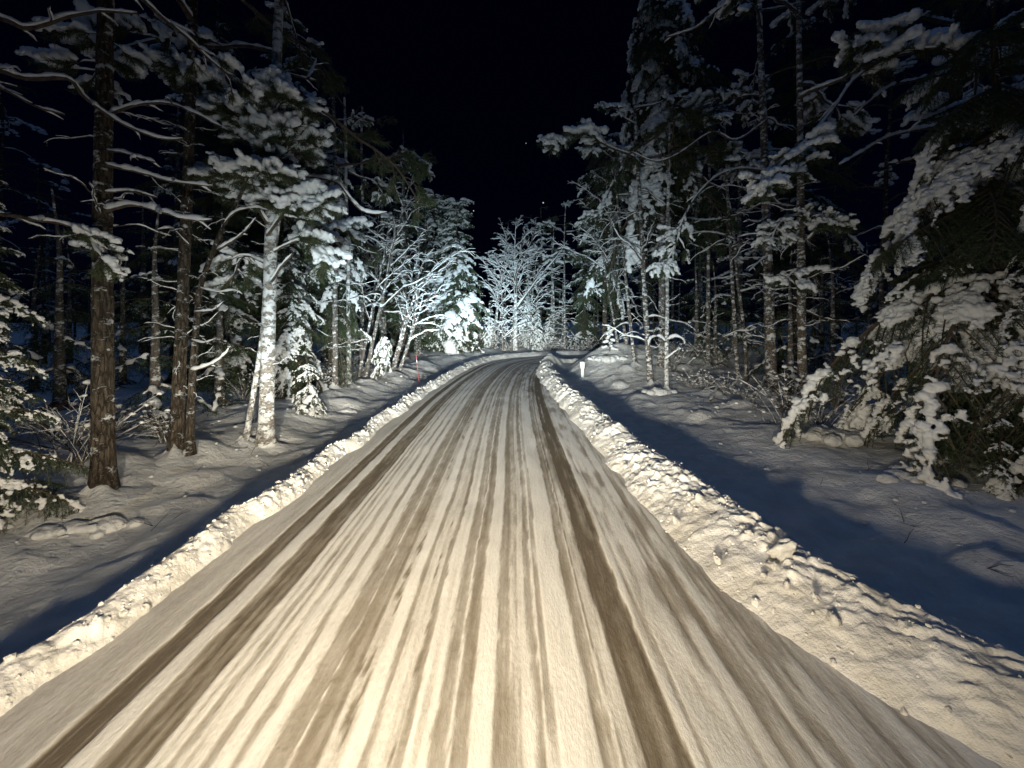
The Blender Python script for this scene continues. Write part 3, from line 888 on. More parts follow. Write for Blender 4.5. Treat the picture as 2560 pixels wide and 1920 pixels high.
def bare_tree(px, y, H, r0, label, seed, stems=1, fork=0.4, nb=9, mat=None, lean=(0, 0), spread=0.55, snow=0.05, group=None, cat='bare tree', name='bare_tree', x=None, twig_r=0.012, upness=0.9, step=0.07, levels=2, blen=0.5):
    """Leafless broadleaf tree: trunk, main branches each with twigs, snow lying along all of them."""
    rs = np.random.default_rng(seed)
    x = (px - CX) / F_PX * y if x is None else x
    base = np.array([x, y, gz(x, y)])
    root = empty(name, base, label, cat, group)
    for s in range(stems):
        ln = np.array(lean) + (rs.normal(0, 0.25, 2) * H * 0.25 if stems > 1 else 0)
        b2 = base + np.array([*(rs.normal(0, 0.16, 2) if stems > 1 else (0, 0)), 0])
        hh = H * (1 if s == 0 else rs.uniform(0.7, 1))
        path = leaning(b2, hh, ln, 0.05 * H / 8, rs)
        P, rad = add_trunk(root, path, r0 * (1 if s == 0 else 0.75), 0.012, rs, mat or BARK_GREY, 0.4, seg=10)
        yaw = rs.uniform(0, 6)
        for k in range(nb):
            f = fork + (0.96 - fork) * (k + rs.uniform(0, 0.8)) / nb
            yaw += 2.4 + rs.normal(0, 0.4)
            L = hh * blen * (1.05 - f) * rs.uniform(0.8, 1.25) + 0.3
            t = np.linspace(0, 1, 10)[:, None]
            dr = np.array([math.cos(yaw) * spread, math.sin(yaw) * spread, upness * rs.uniform(0.6, 1.2)]); dr /= np.linalg.norm(dr)
            wv = np.cumsum(rs.normal(0, 0.03, (10, 3)), 0)
            Q = at_height(P, f * hh) + (dr * t + wv * t + np.array([math.cos(yaw), math.sin(yaw), -0.3]) * 0.16 * t ** 2) * L
            rb = np.interp(f * hh, P[:, 2], rad) * 0.62
            w, sg = limb_geo(Q, max(rb, 0.014), 0.007, rs, snow, 0.10, twigs=6, twig_len=L * 0.42, twig_up=0.45, twig_r=twig_r, levels=levels, step=step, seg=5)
            b = new('branch', w.mesh('branch', [TWIG]), root)
            if sg.n: new('snow', sg.mesh('branch_snow', SNOW), b)
    return root

# ------------------------------------------------------------------ trees on the left, close to the road
def trace(pts, Y0, Y1):
    n = len(pts)
    return [at(p[0], p[1], Y0 + (Y1 - Y0) * i / (n - 1)) for i, p in enumerate(pts)]

hr = np.random.default_rng(101)

spruce(-70, 3.5, 3.4, 0.85, 'small snowy spruce cut off by the left edge of the picture', 201, z0=0.15, dens=1.1, droop=0.15, pick=(1, 3, 4, 5))

# tall pine with the thick brown trunk
rootA, PA, radA = pine(258, 4.3, 9.0, 0.104, 'tall pine with a thick plain brown trunk standing first on the left', 202, 5.0, limbs=9, dead=7, dead_z=(2.6, 4.8), lean=(-0.12, 0.1), wob=0.03, dead_scale=(0.4, 0.9))
for pts, Y1, r, sn in [
    ([(262, 528), (330, 514), (400, 530), (462, 552), (532, 557)], 4.15, 0.020, 0.058),
    ([(262, 412), (340, 430), (440, 456), (542, 470)], 4.4, 0.018, 0.046),
    ([(262, 482), (325, 477), (392, 490)], 4.5, 0.012, 0.034),
    ([(262, 290), (340, 264), (425, 262), (500, 292), (552, 322)], 4.3, 0.018, 0.040),
    ([(262, 376), (310, 382), (400, 405)], 4.0, 0.012, 0.034)]:
    unique_limb(rootA, trace(pts, 4.3, Y1), r, 0.008, hr, snow=sn, gap=0.06, twigs=3, twig_len=0.22)

# pine whose trunk stands outside the picture, its limbs reach in
rootB, PB, radB = pine(-420, 3.6, 8.0, 0.12, 'pine beyond the left edge whose long snowy limbs reach in overhead', 203, 4.6, limbs=6, dead=2, dead_z=(3.0, 4.0))
for pts, Y1, r, sn, tf in [
    ([(-420, 560), (-150, 530), (0, 537), (85, 551), (165, 565), (222, 600), (250, 640)], 4.0, 0.026, 0.046, 5),
    ([(-420, 20), (-150, 20), (0, 45), (60, 70), (115, 60), (180, 38), (270, 28), (340, 34)], 4.2, 0.032, 0.050, 0),
    ([(-420, 200), (-100, 160), (0, 176), (65, 196), (170, 197), (205, 235), (262, 282), (335, 322), (405, 346), (455, 346)], 4.4, 0.030, 0.046, 0),
    ([(-420, 240), (-60, 200), (10, 222), (80, 262), (150, 283)], 3.8, 0.018, 0.036, 0),
    ([(-420, -120), (0, -90), (200, -60), (330, -20), (402, 40), (470, 95), (525, 150), (600, 205)], 4.8, 0.030, 0.044, 4)]:
    unique_limb(rootB, trace(pts, 3.6, Y1), r, 0.009, hr, snow=sn, gap=0.08, twigs=5, twig_len=0.35, tufts=tf, tuft_u0=0.8, tuft_scale=(0.7, 1.0), name='limb')

# twin brown trunks with many short dead branches
rootC, PC, radC = pine(440, 5.36, 9.5, 0.082, 'brown pine with twin stems and many short dead snowy branches', 204, 5.6, limbs=8, dead=34, dead_z=(0.7, 4.4), lean=(0.25, 0.1), wob=0.02, dead_scale=(0.25, 0.75))
p2 = trace([(472, 1137), (480, 960), (492, 800), (500, 720), (528, 640), (562, 560), (600, 490), (640, 400)], 5.3, 5.5)
add_trunk(rootC, np.array(p2), 0.052, 0.02, hr, BARK, 0.6, 'second_stem', seg=10)
for pts, r, sn in [([(478, 928), (528, 912), (560, 892), (574, 872)], 0.014, 0.052),
                   ([(545, 625), (590, 598), (618, 578), (642, 552)], 0.016, 0.04),
                   ([(500, 720), (545, 730), (590, 726), (612, 732)], 0.010, 0.03),
                   ([(486, 780), (530, 776), (556, 758)], 0.010, 0.034),
                   ([(470, 612), (440, 580), (424, 570), (392, 573)], 0.010, 0.03),
                   ([(478, 850), (510, 856), (540, 845)], 0.008, 0.026),
                   ([(560, 560), (590, 530), (640, 520), (668, 528)], 0.010, 0.034)]:
    unique_limb(rootC, trace(pts, 5.3, 5.1), r, 0.005, hr, snow=sn, gap=0.05, twigs=2, twig_len=0.12)
for k in range(12):
    z = hr.uniform(0.9, 3.4); q = at_height(np.array(p2), z) - np.array(rootC.location); yw = hr.uniform(0, 6.28)
    hang(rootC, 'branch', DEAD_ME[hr.integers(0, 8)], place(q, look((math.cos(yw), math.sin(yw), hr.normal(0.1, 0.2))), hr.uniform(0.2, 0.55)))

# snow-plastered pale trunk carrying a crown full of snow cushions
rootD, PD, radD = pine(664, 6.3, 9.5, 0.115, 'pine with a pale trunk plastered with snow and heavy snow cushions in its crown', 205, 5.6, limbs=8, dead=8, dead_z=(1.2, 4.0), mat=BARK_BIRCH, lean=(0.1, 0.15), wob=0.015, dead_scale=(0.25, 0.6), flare=0.9)
unique_limb(rootD, trace([(672, 712), (690, 690), (706, 664), (736, 636)], 6.3, 6.1), 0.022, 0.015, hr, snow=0.06, gap=0.0, twigs=0)
for pts, Y1, tf, r in [([(668, 480), (700, 400), (720, 350), (735, 330)], 5.9, 9, 0.026), ([(668, 420), (640, 360), (610, 310), (590, 290)], 5.8, 9, 0.026),
                       ([(668, 560), (630, 500), (600, 460), (580, 440)], 5.6, 9, 0.024), ([(668, 590), (720, 520), (750, 500), (790, 520)], 5.6, 9, 0.024),
                       ([(668, 520), (660, 470), (655, 440), (650, 430)], 5.2, 9, 0.024), ([(668, 380), (690, 300), (700, 260), (720, 250)], 5.6, 8, 0.022),
                       ([(668, 640), (720, 610), (760, 600), (800, 640)], 6.6, 8, 0.022), ([(668, 330), (580, 250), (500, 190), (440, 170)], 5.6, 9, 0.026),
                       ([(668, 660), (620, 640), (600, 650), (580, 690)], 6.8, 7, 0.02)]:
    unique_limb(rootD, trace(pts, 6.3, Y1), r, 0.010, hr, snow=0.055, gap=0.05, tufts=tf, twig_len=0.38, tuft_scale=(0.95, 1.6), name='limb', tuft_u0=0.25)
for pts, sn in [([(668, 470), (730, 440), (790, 444), (842, 456), (872, 492), (902, 526), (936, 535), (968, 531)], 0.066),
                ([(668, 235), (620, 186), (700, 180), (770, 196), (796, 200)], 0.034), ([(770, 196), (782, 175), (792, 148)], 0.026)]:
    unique_limb(rootD, trace(pts, 6.3, 6.9), 0.024, 0.012, hr, snow=sn, gap=0.06, twigs=5, twig_len=0.35)
# thin leaning stem beside it
rootE, PE, radE = pine(612, 6.25, 4.4, 0.045, 'thin leaning stem just left of the snow plastered pale trunk', 206, 4.2, limbs=2, dead=9, dead_z=(0.6, 3.0), mat=BARK_BIRCH, lean=(0.5, 0.3), wob=0.02, dead_scale=(0.2, 0.45), limb_scale=(0.3, 0.5))

# young spruces whose snowy boughs hang down beside the road
spruce(740, 9.6, 4.2, 1.45, 'broad young spruce with drooping snowy boughs behind the pale trunk', 207, z0=0.2, dens=1.0, droop=0.3, pick=(8, 10, 9, 3), lean=(-0.2, 0), snow_p=0.8)
spruce(830, 11.5, 8.5, 1.75, 'tall spruce with thick white drapes of snow beside the thin grey trunks', 208, z0=1.9, dens=0.75, droop=0.3, pick=(8, 9, 10, 3), snow_p=0.7)
spruce(775, 8.2, 1.5, 0.55, 'knee-high snowy spruce sapling at the foot of the drooping young spruce', 209, z0=0.1, dens=1.0, droop=0.3, pick=(0, 2, 4))
pine(838, 10.6, 8.0, 0.075, 'grey trunk half hidden by white snow drapes left of the slim birch', 210, 4.6, limbs=7, dead=10, dead_z=(0.8, 3.6), mat=BARK_GREY, dead_scale=(0.3, 0.7))
pine(873, 11.2, 8.0, 0.065, 'slim pale birch-like trunk with paired snowy side branches', 211, 4.2, limbs=4, dead=20, dead_z=(0.8, 4.0), mat=BARK_BIRCH, dead_scale=(0.5, 1.1))

# bowed sapling buried in snow
def bowed_sapling(px, y, label, seed, h=1.3, reach=0.8):
    rs = np.random.default_rng(seed)
    x = (px - CX) / F_PX * y
    base = np.array([x, y, gz(x, y)])
    root = empty('bowed_sapling', base, label, 'sapling')
    t = np.linspace(0, 1, 14)
    stem = np.stack([reach * t ** 1.6, -0.25 * t ** 2, h * np.sin(t * 2.15) / np.sin(1.57)], 1)
    g = Geo(); tube(g, stem, np.linspace(0.022, 0.006, 14), 6, 0); new('trunk', g.mesh('trunk', TWIG), root)
    for k in range(16):
        p = stem[2 + int(k * 11 / 16)]; yw = rs.uniform(0, 6.28)
        hang(root, 'bough', BOUGH_ME[(0, 2, 4)[k % 3]], place(p, look((math.cos(yw), math.sin(yw), -0.9)), rs.uniform(0.35, 0.6)))
    return root
bowed_sapling(948, 12.4, 'sapling bowed over under a thick load of snow left of the red pole', 212, 1.35, 0.35)

# leaning bare stems
rootF = empty('bare_tree', (-3.95, 13.8, gz(-3.95, 13.8)), 'clump of thin bare stems leaning right towards the bright spruce', 'bare tree')
for i, pts in enumerate([[(985, 925), (1010, 830), (1035, 740), (1052, 670), (1075, 640), (1120, 625)],
                         [(998, 925), (1024, 850), (1042, 760), (1052, 720), (1085, 690), (1130, 660)],
                         [(1000, 925), (1035, 820), (1060, 760), (1100, 730)],
                         [(978, 925), (1000, 850), (1018, 760), (1030, 690), (1015, 640)]]):
    P = np.array(trace(pts, 13.8, 14.0 + 0.2 * i))
    add_trunk(rootF, P, 0.055, 0.018, hr, BARK_GREY, 0.3, 'stem', seg=8)
    Q = spline(P, 40)
    for j, (f, tw) in enumerate(sub_branches(Q, hr, 8, 1.5, u0=0.3, up=0.5, spread=0.7)):
        w, s = limb_geo(tw - np.array(rootF.location), 0.018, 0.006, hr, 0.045, 0.08, twigs=5, twig_len=0.5, twig_up=0.3, twig_r=0.008, step=0.06)
        b = new('branch', w.mesh('branch', [TWIG]), rootF); new('snow', s.mesh('branch_snow', SNOW), b)

# more trees receding along the left side
pine(905, 14.5, 9.5, 0.08, 'slender pine between the slim pale trunk and the leaning bare stems', 213, 3.8, limbs=12, dead=14, dead_z=(0.8, 4.0), mat=BARK_GREY)
bare_tree(900, 12.8, 6.6, 0.07, 'bare tree with fanned snowy branches above the bowed sapling', 214, stems=2, nb=9, fork=0.3, snow=0.05, lean=(0.6, 0), spread=0.8)
bare_tree(925, 16.5, 6.6, 0.065, 'bare snow-lined tree arching over behind the leaning stems', 215, stems=1, nb=9, fork=0.35, snow=0.05, lean=(0.5, 0), spread=0.9)
spruce(985, 20.0, 8.6, 1.7, 'dark spruce rising behind the leaning bare stems', 216, z0=1.2, pick=(1, 3, 5), dens=0.8, snow_p=0.5)

# ------------------------------------------------------------------ the bright trees facing the headlamps beyond the bend
spruce(1140, 22.6, 8.6, 2.7, 'big bright spruce with white tufted boughs facing the road bend', 220, z0=0.4, dens=0.95, pick=(1, 7, 3, 6, 5), droop=0.2, power=0.7, smin=0.8)
spruce(1085, 23.8, 9.5, 2.0, 'spruce behind the left flank of the big bright spruce', 221, z0=1.0, dens=0.8, pick=(7, 3, 5), droop=0.2, smin=0.8)
rootM = bare_tree(1288, 24.0, 7.9, 0.15, 'bare broadleaf tree with pale trunk and wide snow-lined crown at the bend', 222, nb=14, fork=0.30, snow=0.08, mat=BARK_BIRCH, spread=0.75, twig_r=0.014, blen=0.55, step=0.09)
bare_tree(1235, 24.6, 7.6, 0.09, 'clump of steep bare stems between the bright spruce and the bare broadleaf tree', 223, stems=4, nb=6, fork=0.35, snow=0.08, lean=(1.0, 0), spread=0.5, step=0.09)
bare_tree(1262, 23.6, 3.6, 0.05, 'small bare tree low in front of the pale trunk at the bend', 224, stems=3, nb=7, fork=0.15, snow=0.06, spread=0.9, step=0.08)
bare_tree(1330, 25.0, 6.4, 0.08, 'bare tree with upswept twigs just right of the pale trunk at the bend', 225, stems=2, nb=9, fork=0.25, snow=0.06, spread=0.7, step=0.09)
spruce(1345, 24.2, 2.9, 0.8, 'small snow-capped spruce right of the pale trunk at the bend', 226, z0=0.2, pick=(0, 2, 4), droop=0.35, dens=1.1)
spruce(1372, 25.0, 2.3, 0.8, 'smallest snow-capped spruce beyond the bend, nearest the hill', 227, z0=0.2, pick=(0, 2, 4), droop=0.35, dens=1.1)
spruce(1225, 25.2, 3.0, 0.9, 'low spruce thick with snow between the stems beyond the bend', 228, z0=0.2, pick=(0, 2, 4), droop=0.3)
spruce(1318, 26.0, 5.2, 1.0, 'slim snowy spruce behind the bare trees at the bend', 229, z0=0.5, pick=(0, 1, 2), droop=0.25)
pine(1385, 26.0, 8.5, 0.07, 'thin bare pole of a pine right of the small capped spruces', 230, 5.0, limbs=8, dead=24, dead_z=(0.6, 5.0), mat=BARK_GREY, dead_scale=(0.7, 1.5))
pine(1412, 24.5, 8.8, 0.07, 'thin ladder-branched pine at the far foot of the hill', 231, 6.0, limbs=5, dead=26, dead_z=(0.6, 5.0), mat=BARK_GREY, dead_scale=(0.7, 1.5))

for pts in [[(1290, 775), (1318, 735), (1352, 690), (1395, 640), (1420, 600)], [(1289, 720), (1275, 690), (1250, 665), (1215, 650)], [(1290, 690), (1310, 650), (1330, 600), (1340, 560)]]:
    unique_limb(rootM, trace(pts, 24.0, 23.3), 0.06, 0.02, hr, snow=0.10, gap=0.0, twigs=8, twig_len=1.3, twig_r=0.016, twig_up=0.5, levels=2, step=0.1)

# ------------------------------------------------------------------ right side
# spruces with hanging white edges above the hill
spruce(1512, 16.5, 8.8, 2.0, 'tall spruce with hanging white edge of snow over the road bend', 240, z0=2.6, droop=0.35, pick=(8, 9, 10, 3, 5), dens=0.7, smin=1.0, snow_p=0.7)
spruce(1462, 25.0, 8.6, 2.0, 'dark spruce behind the small hill at the bend', 241, z0=0.6, droop=0.3, pick=(3, 5), dens=0.7, snow_p=0.5)
bare_tree(1560, 15.6, 6.4, 0.07, 'bare tree with layered snowy twigs on the hill', 242, stems=2, nb=9, fork=0.28, snow=0.045, lean=(-0.6, -0.3), spread=0.9)
pine(1587, 13.5, 7.5, 0.06, 'thin snow-flecked trunk leaning on the slope behind the covered stump', 243, 5.0, limbs=5, dead=24, dead_z=(0.7, 5.5), mat=BARK_SNOWY, dead_scale=(0.5, 1.9), lean=(-0.7, 0.4))
rootG, PG, radG = pine(1627, 11.6, 8.5, 0.085, 'snow-flecked pine trunk left of the slim trunk with a snow mound', 244, 6.0, limbs=5, dead=24, dead_z=(0.9, 6.5), mat=BARK_SNOWY, dead_scale=(0.5, 2.0), lean=(-0.45, 0.2))
rootH, PH, radH = pine(1666, 10.6, 7.5, 0.058, 'slim snowy trunk with curled side branches and a snow mound at its foot', 245, 5.6, limbs=4, dead=18, dead_z=(0.5, 5.4), mat=BARK_BIRCH, lean=(0.05, 0.2), dead_scale=(0.3, 0.7))
for pts in [[(1664, 855), (1645, 842), (1625, 848), (1618, 866)], [(1668, 850), (1690, 842), (1708, 850), (1714, 862)], [(1664, 900), (1690, 878), (1702, 870)]]:
    unique_limb(rootH, trace(pts, 10.6, 10.2), 0.018, 0.008, hr, snow=0.075, gap=0.0, twigs=2, twig_len=0.15)
pine(1771, 13.0, 9.0, 0.07, 'thin dark trunk standing alone in the gap right of the slim snowy trunk', 246, 6.5, limbs=5, dead=18, dead_z=(0.8, 6.5), mat=BARK_GREY, dead_scale=(0.6, 1.9))
rootI, PI_, radI = pine(1846, 11.3, 7.8, 0.06, 'forked pale trunk with bent side limbs left of the thick grey trunk', 247, 6.0, limbs=3, dead=12, dead_z=(1.0, 6.0), dead_scale=(0.5, 1.6), mat=BARK_SNOWY, lean=(-0.55, 0.1))
add_trunk(rootI, np.array(trace([(1866, 965), (1862, 850), (1852, 760), (1842, 690), (1836, 600), (1822, 500), (1805, 420)], 11.3, 11.6)), 0.05, 0.03, hr, BARK_SNOWY, 0.4, 'second_stem', seg=9)
for pts in [[(1830, 742), (1800, 738), (1785, 748), (1772, 770)], [(1836, 600), (1800, 585), (1760, 580), (1722, 585)], [(1820, 545), (1770, 550), (1720, 545)],
            [(1858, 830), (1880, 815), (1905, 804)], [(1850, 730), (1880, 722), (1904, 716)], [(1824, 680), (1800, 692), (1778, 702)]]:
    unique_limb(rootI, trace(pts, 11.3, 10.6), 0.018, 0.007, hr, snow=0.05, gap=0.05, twigs=3, twig_len=0.25)

# thick grey trunk and its neighbour
rootJ, PJ, radJ = pine(1930, 9.4, 10.0, 0.125, 'thickest grey trunk on the right, straight and flecked with snow', 248, 6.8, limbs=6, dead=20, dead_z=(1.0, 6.8), mat=BARK_SNOWY, lean=(-0.2, 0.1), wob=0.02, dead_scale=(0.5, 1.7), flare=0.25)
for pts, Y1, sn, tf in [([(1918, 428), (1850, 422), (1792, 440), (1742, 486), (1716, 530), (1698, 580), (1680, 640)], 8.4, 0.05, 0),
                        ([(1918, 545), (1892, 556), (1866, 552)], 9.0, 0.045, 0), ([(1920, 640), (1890, 660), (1872, 678)], 9.0, 0.04, 0),
                        ([(1918, 300), (1840, 350), (1780, 330), (1700, 380), (1640, 400), (1580, 374)], 8.6, 0.034, 0)]:
    unique_limb(rootJ, trace(pts, 9.4, Y1), 0.026, 0.010, hr, snow=sn, gap=0.05, twigs=4, twig_len=0.3)
# the bright cushion of snow hanging at the end of that limb
unique_limb(rootJ, trace([(1716, 530), (1700, 570), (1690, 610), (1672, 650), (1655, 668)], 8.4, 8.2), 0.018, 0.008, hr, snow=0.07, gap=0.0, tufts=13, twig_len=0.30, tuft_scale=(0.8, 1.2), tuft_u0=0.05, name='limb')
rootK, PK, radK = pine(2008, 7.6, 9.0, 0.085, 'snow-flecked trunk between the thick grey trunk and the heaped big spruce', 249, 5.2, limbs=4, dead=18, dead_z=(0.9, 5.2), mat=BARK_SNOWY, lean=(0.1, 0.2), dead_scale=(0.4, 1.4))
for pts, Y1, tf in [([(2030, 560), (1990, 540), (1950, 560), (1930, 600)], 7.2, 6), ([(2020, 430), (1985, 420), (1950, 450), (1915, 485)], 6.8, 8), ([(2020, 600), (2060, 560), (2090, 560)], 7.2, 6), ([(2010, 690), (1985, 680), (1960, 700)], 7.4, 5)]:
    unique_limb(rootK, trace(pts, 7.6, Y1), 0.02, 0.009, hr, snow=0.05, gap=0.05, tufts=tf, twig_len=0.32, tuft_scale=(0.7, 1.2), name='limb', tuft_u0=0.2)

# pine above the big spruce, long limbs sweeping down to the left
rootL, PL_, radL = pine(2390, 6.6, 9.5, 0.11, 'pine behind the heaped big spruce with long limbs sweeping down leftwards', 250, 5.6, limbs=7, dead=3, dead_z=(3.8, 5.2), lean=(0, 0.1))
for pts, Y1, sn, tf in [([(2385, 110), (2280, 132), (2205, 150), (2132, 202), (2090, 262), (2042, 322), (1992, 372), (1932, 432), (1905, 478)], 5.6, 0.05, 7),
                        ([(2385, 180), (2290, 200), (2232, 214), (2182, 246), (2140, 286)], 5.8, 0.045, 0),
                        ([(2560, 210), (2480, 242), (2392, 264), (2332, 290), (2300, 306)], 5.4, 0.05, 0),
                        ([(2385, 310), (2285, 326), (2212, 346), (2152, 380), (2100, 412)], 5.6, 0.05, 0),
                        ([(2440, 360), (2372, 375), (2302, 396), (2212, 416)], 5.6, 0.05, 0),
                        ([(2385, 60), (2280, 40), (2230, 70), (2150, 100)], 5.6, 0.05, 4),
                        ([(2000, -120), (1900, -40), (1800, 20), (1740, 70), (1660, 100)], 7.4, 0.045, 0)]:
    unique_limb(rootL, trace(pts, 6.6, Y1), 0.026, 0.010, hr, snow=sn, gap=0.06, twigs=4, twig_len=0.3, tufts=tf, tuft_u0=0.72, tuft_scale=(0.9, 1.4), name='limb')

# big heaped spruce close to the road
tier_spruce(2490, 5.0, 6.4, [(0.5, 1.2, 6, -0.1, (3, 5), 0.3), (1.0, 1.5, 5, -0.25, (3, 8, 10), 0.5), (1.6, 1.9, 6, -0.35, LONG, 0.8), (2.25, 2.4, 7, -0.45, LONG, 0.95),
                              (2.8, 1.2, 7, -0.2, (3, 5), 0.1), (3.4, 1.5, 7, -0.4, (3, 5), 0.15), (4.1, 1.8, 6, -0.45, LONG, 0.9), (4.6, 1.3, 7, -0.4, (3, 5, 8), 0.4), (5.3, 0.9, 7, -0.2, (3, 5), 0.3), (6.0, 0.6, 6, 0, (3, 5), 0.3)],
            'big spruce close to the road heaped with thick drooping snow', 251)
spruce(2640, 4.4, 3.6, 1.3, 'spruce cut off by the right edge beside the heaped big spruce', 252, z0=0.2, dens=1.0, droop=0.4, pick=(8, 11, 12, 3))
# crown hanging over from the upper right
spruce(1655, 13.2, 24.0, 3.8, 'very tall dark spruce with hanging snowy boughs at the top of the picture', 253, z0=6.0, dens=0.75, droop=0.6, pick=(11, 12, 3, 5), power=0.6, zmax=0.56, snow_p=0.45, r0=0.12, trunk_mat=BARK_GREY)
spruce(1990, 12.5, 13.0, 3.0, 'tall dark spruce deep behind the thick grey trunk', 254, z0=4.2, dens=0.7, droop=0.4, pick=(1, 3, 5), snow_p=0.3)
spruce(540, 10.5, 11.0, 2.4, 'tall dark spruce filling the gap behind the twin brown stems', 255, z0=0.8, dens=0.8, droop=0.3, pick=(1, 3, 5), snow_p=0.3)
spruce(700, 12.5, 12.0, 2.5, 'tall dark spruce behind the snow cushions of the pale trunk', 256, z0=2.5, dens=0.8, droop=0.3, pick=(1, 3, 5), snow_p=0.35)

# ------------------------------------------------------------------ trees deeper in the forest (joined crowns, shared meshes)
brs = np.random.default_rng(77)
def merged_spruce(H, Rad, seed, z0, sparse, snow_p=0.35):
    rs = np.random.default_rng(seed)
    P = leaning(np.zeros(3), H, (0, 0), 0.02, rs)
    tg, Q, rad = trunk_geo(P, 0.02 * H + 0.02, 0.012, rs, 0.4, seg=8)
    cg, sg = Geo(), Geo()
    z, yaw = z0, 0.0
    while z < H * 0.98:
        f = z / H
        L = max(Rad * (1 - f) ** 0.8, 0.2)
        for k in range(4):
            yaw += 2.4 + rs.normal(0, 0.3); pt = R(20 * f - 24 * (1 - f)) + rs.normal(0, 0.1)
            M = place(at_height(Q, z), look((math.cos(yaw) * math.cos(pt), math.sin(yaw) * math.cos(pt), math.sin(pt)), rs.normal(0, .2)), L * rs.uniform(0.75, 1.15) / 1.15)
            i = rs.integers(0, 3)
            cg.merge(LOW[i][0], M)
            if rs.random() < snow_p: sg.merge(LOW[i][1], M)
        z += 0.26 + 0.3 * L * sparse
    return [tg.mesh('trunk', BARK_GREY), cg.mesh('crown', [TWIG, SPRUCE], False), sg.mesh('snow', SNOW)]
LOW_LIMBS = []
for k in range(3):
    P = arc(1.7, brs.uniform(-0.05, 0.3), brs.uniform(0.25, 0.6), brs)
    w, sn = Geo(), Geo()
    tube(w, P, np.linspace(0.026, 0.008, len(P)), 4); snow_line(sn, P, 0.015, 0.036, brs, 0.2, 5, step=0.09)
    for f, tw in sub_branches(P, brs, 7, 0.45, u0=0.35):
        tube(w, tw, 0.007, 3); needles(w, tw[2:], brs, 0.008, 0.10, 0.006, 1, 0.7)
        for q in tw[3::2]:
            if brs.random() < 0.6:
                r = brs.uniform(0.05, 0.09)
                sn.add(ICO_V * (1 + 0.35 * vnoise(ICO_V * 2 + brs.uniform(0, 99), k)[:, None]) * np.array([r * 1.2, r * 1.2, r * 0.6]) + q + [0, 0, 0.05], ICO_F)
    LOW_LIMBS.append((w, sn))
def merged_pine(H, seed, cz):
    rs = np.random.default_rng(seed)
    P = leaning(np.zeros(3), H, (0, 0), 0.05, rs)
    tg, Q, rad = trunk_geo(P, 0.09, 0.03, rs, 0.4, seg=8)
    cg, sg = Geo(), Geo(); yaw = 0.0
    for k in range(9):
        yaw += 2.4; z = cz + (H - cz) * (k + 0.5) / 9
        M = place(at_height(Q, z), look((math.cos(yaw), math.sin(yaw), rs.normal(0.1, 0.2))), rs.uniform(0.7, 1.2))
        a, b = LOW_LIMBS[rs.integers(0, 3)]; cg.merge(a, M)
        if rs.random() < 0.45: sg.merge(b, M)
    for k in range(16):
        yaw += 2.4; z = rs.uniform(0.6, cz)
        M = place(at_height(Q, z), look((math.cos(yaw), math.sin(yaw), rs.normal(0.05, 0.2))), rs.uniform(0.6, 1.5))
        a, b = DEADS[rs.integers(0, 8)]; cg.merge(a, M); sg.merge(b, M)
    return [tg.mesh('trunk', BARK), cg.mesh('crown', [TWIG, PINE], False), sg.mesh('snow', SNOW)]
BACK_S = [merged_spruce(7.5, 1.6, 1, 0.5, 1.0), merged_spruce(9.0, 1.9, 2, 1.4, 1.2), merged_spruce(4.2, 1.1, 3, 0.25, 0.9), merged_spruce(3.6, 1.15, 9, 0.15, 0.8, 0.22)]
BACK_P = [merged_pine(8.5, 4, 4.5), merged_pine(9.5, 5, 5.2), merged_pine(7.0, 6, 3.6)]
ORD = ['first', 'second', 'third', 'fourth', 'fifth', 'sixth', 'seventh', 'eighth', 'ninth', 'tenth', 'eleventh', 'twelfth', 'thirteenth', 'fourteenth', 'fifteenth', 'sixteenth',
       'seventeenth', 'eighteenth', 'nineteenth', 'twentieth', 'twenty-first', 'twenty-second', 'twenty-third', 'twenty-fourth', 'twenty-fifth', 'twenty-sixth', 'twenty-seventh', 'twenty-eighth', 'twenty-ninth', 'thirtieth']
def number_labels():
    """Members of one group that look alike are told apart by their order from the left."""
    groups = {}
    for o in COL.objects:
        if o.get('group') and o.parent is None: groups.setdefault(o['group'], []).append(o)
    for g, obs in groups.items():
        obs.sort(key=lambda o: o.location.x / max(o.location.y, 0.1))
        for i, o in enumerate(obs):
            if len(obs) > 1: o['label'] = ORD[i] + ' from the left, ' + o['label']
placed = []
def back_tree(x, y, kind, i, label, group):
    name = 'spruce_tree' if kind == 's' else 'pine_tree'
    root = empty(name, (x, y, gz(x, y)), label, 'spruce' if kind == 's' else 'pine', group)
    me = (BACK_S if kind == 's' else BACK_P)[i]
    root.rotation_euler = (0, 0, brs.uniform(0, 6.28)); s = brs.uniform(0.85, 1.2); root.scale = (s, s, s)
    for nm, mm in zip(('trunk', 'crown', 'snow'), me): new(nm, mm, root)
def scatter(n, xr, yr, dist, where, group, ps=0.6, ok=None, pick=None):
    c = 0
    for _ in range(n * 30):
        x, y = brs.uniform(*xr), brs.uniform(*yr)
        if ok and not ok(x, y): continue
        s, t = road_coords(np.array([x]), np.array([y]))
        if float(edge_left(s)[0] - t[0]) < 2.6 and float(t[0] - edge_right(s)[0]) < 3.0: continue
        if any((x - a) ** 2 + (y - b) ** 2 < dist ** 2 for a, b in placed): continue
        placed.append((x, y))
        k = 's' if brs.random() < ps else 'p'
        back_tree(x, y, k, int(brs.integers(0, 3)) if pick is None else pick, ('dim spruce ' if k == 's' else 'dim pine ') + where, group + (' spruces' if k == 's' else ' pines'))
        c += 1
        if c >= n: break
scatter(9, (-15, -6.8), (8, 22), 2.0, 'deep in the dark forest on the left', 'forest on the left')
scatter(9, (8, 18), (11, 22), 2.2, 'deep in the dark forest on the right', 'forest on the right', 0.45)
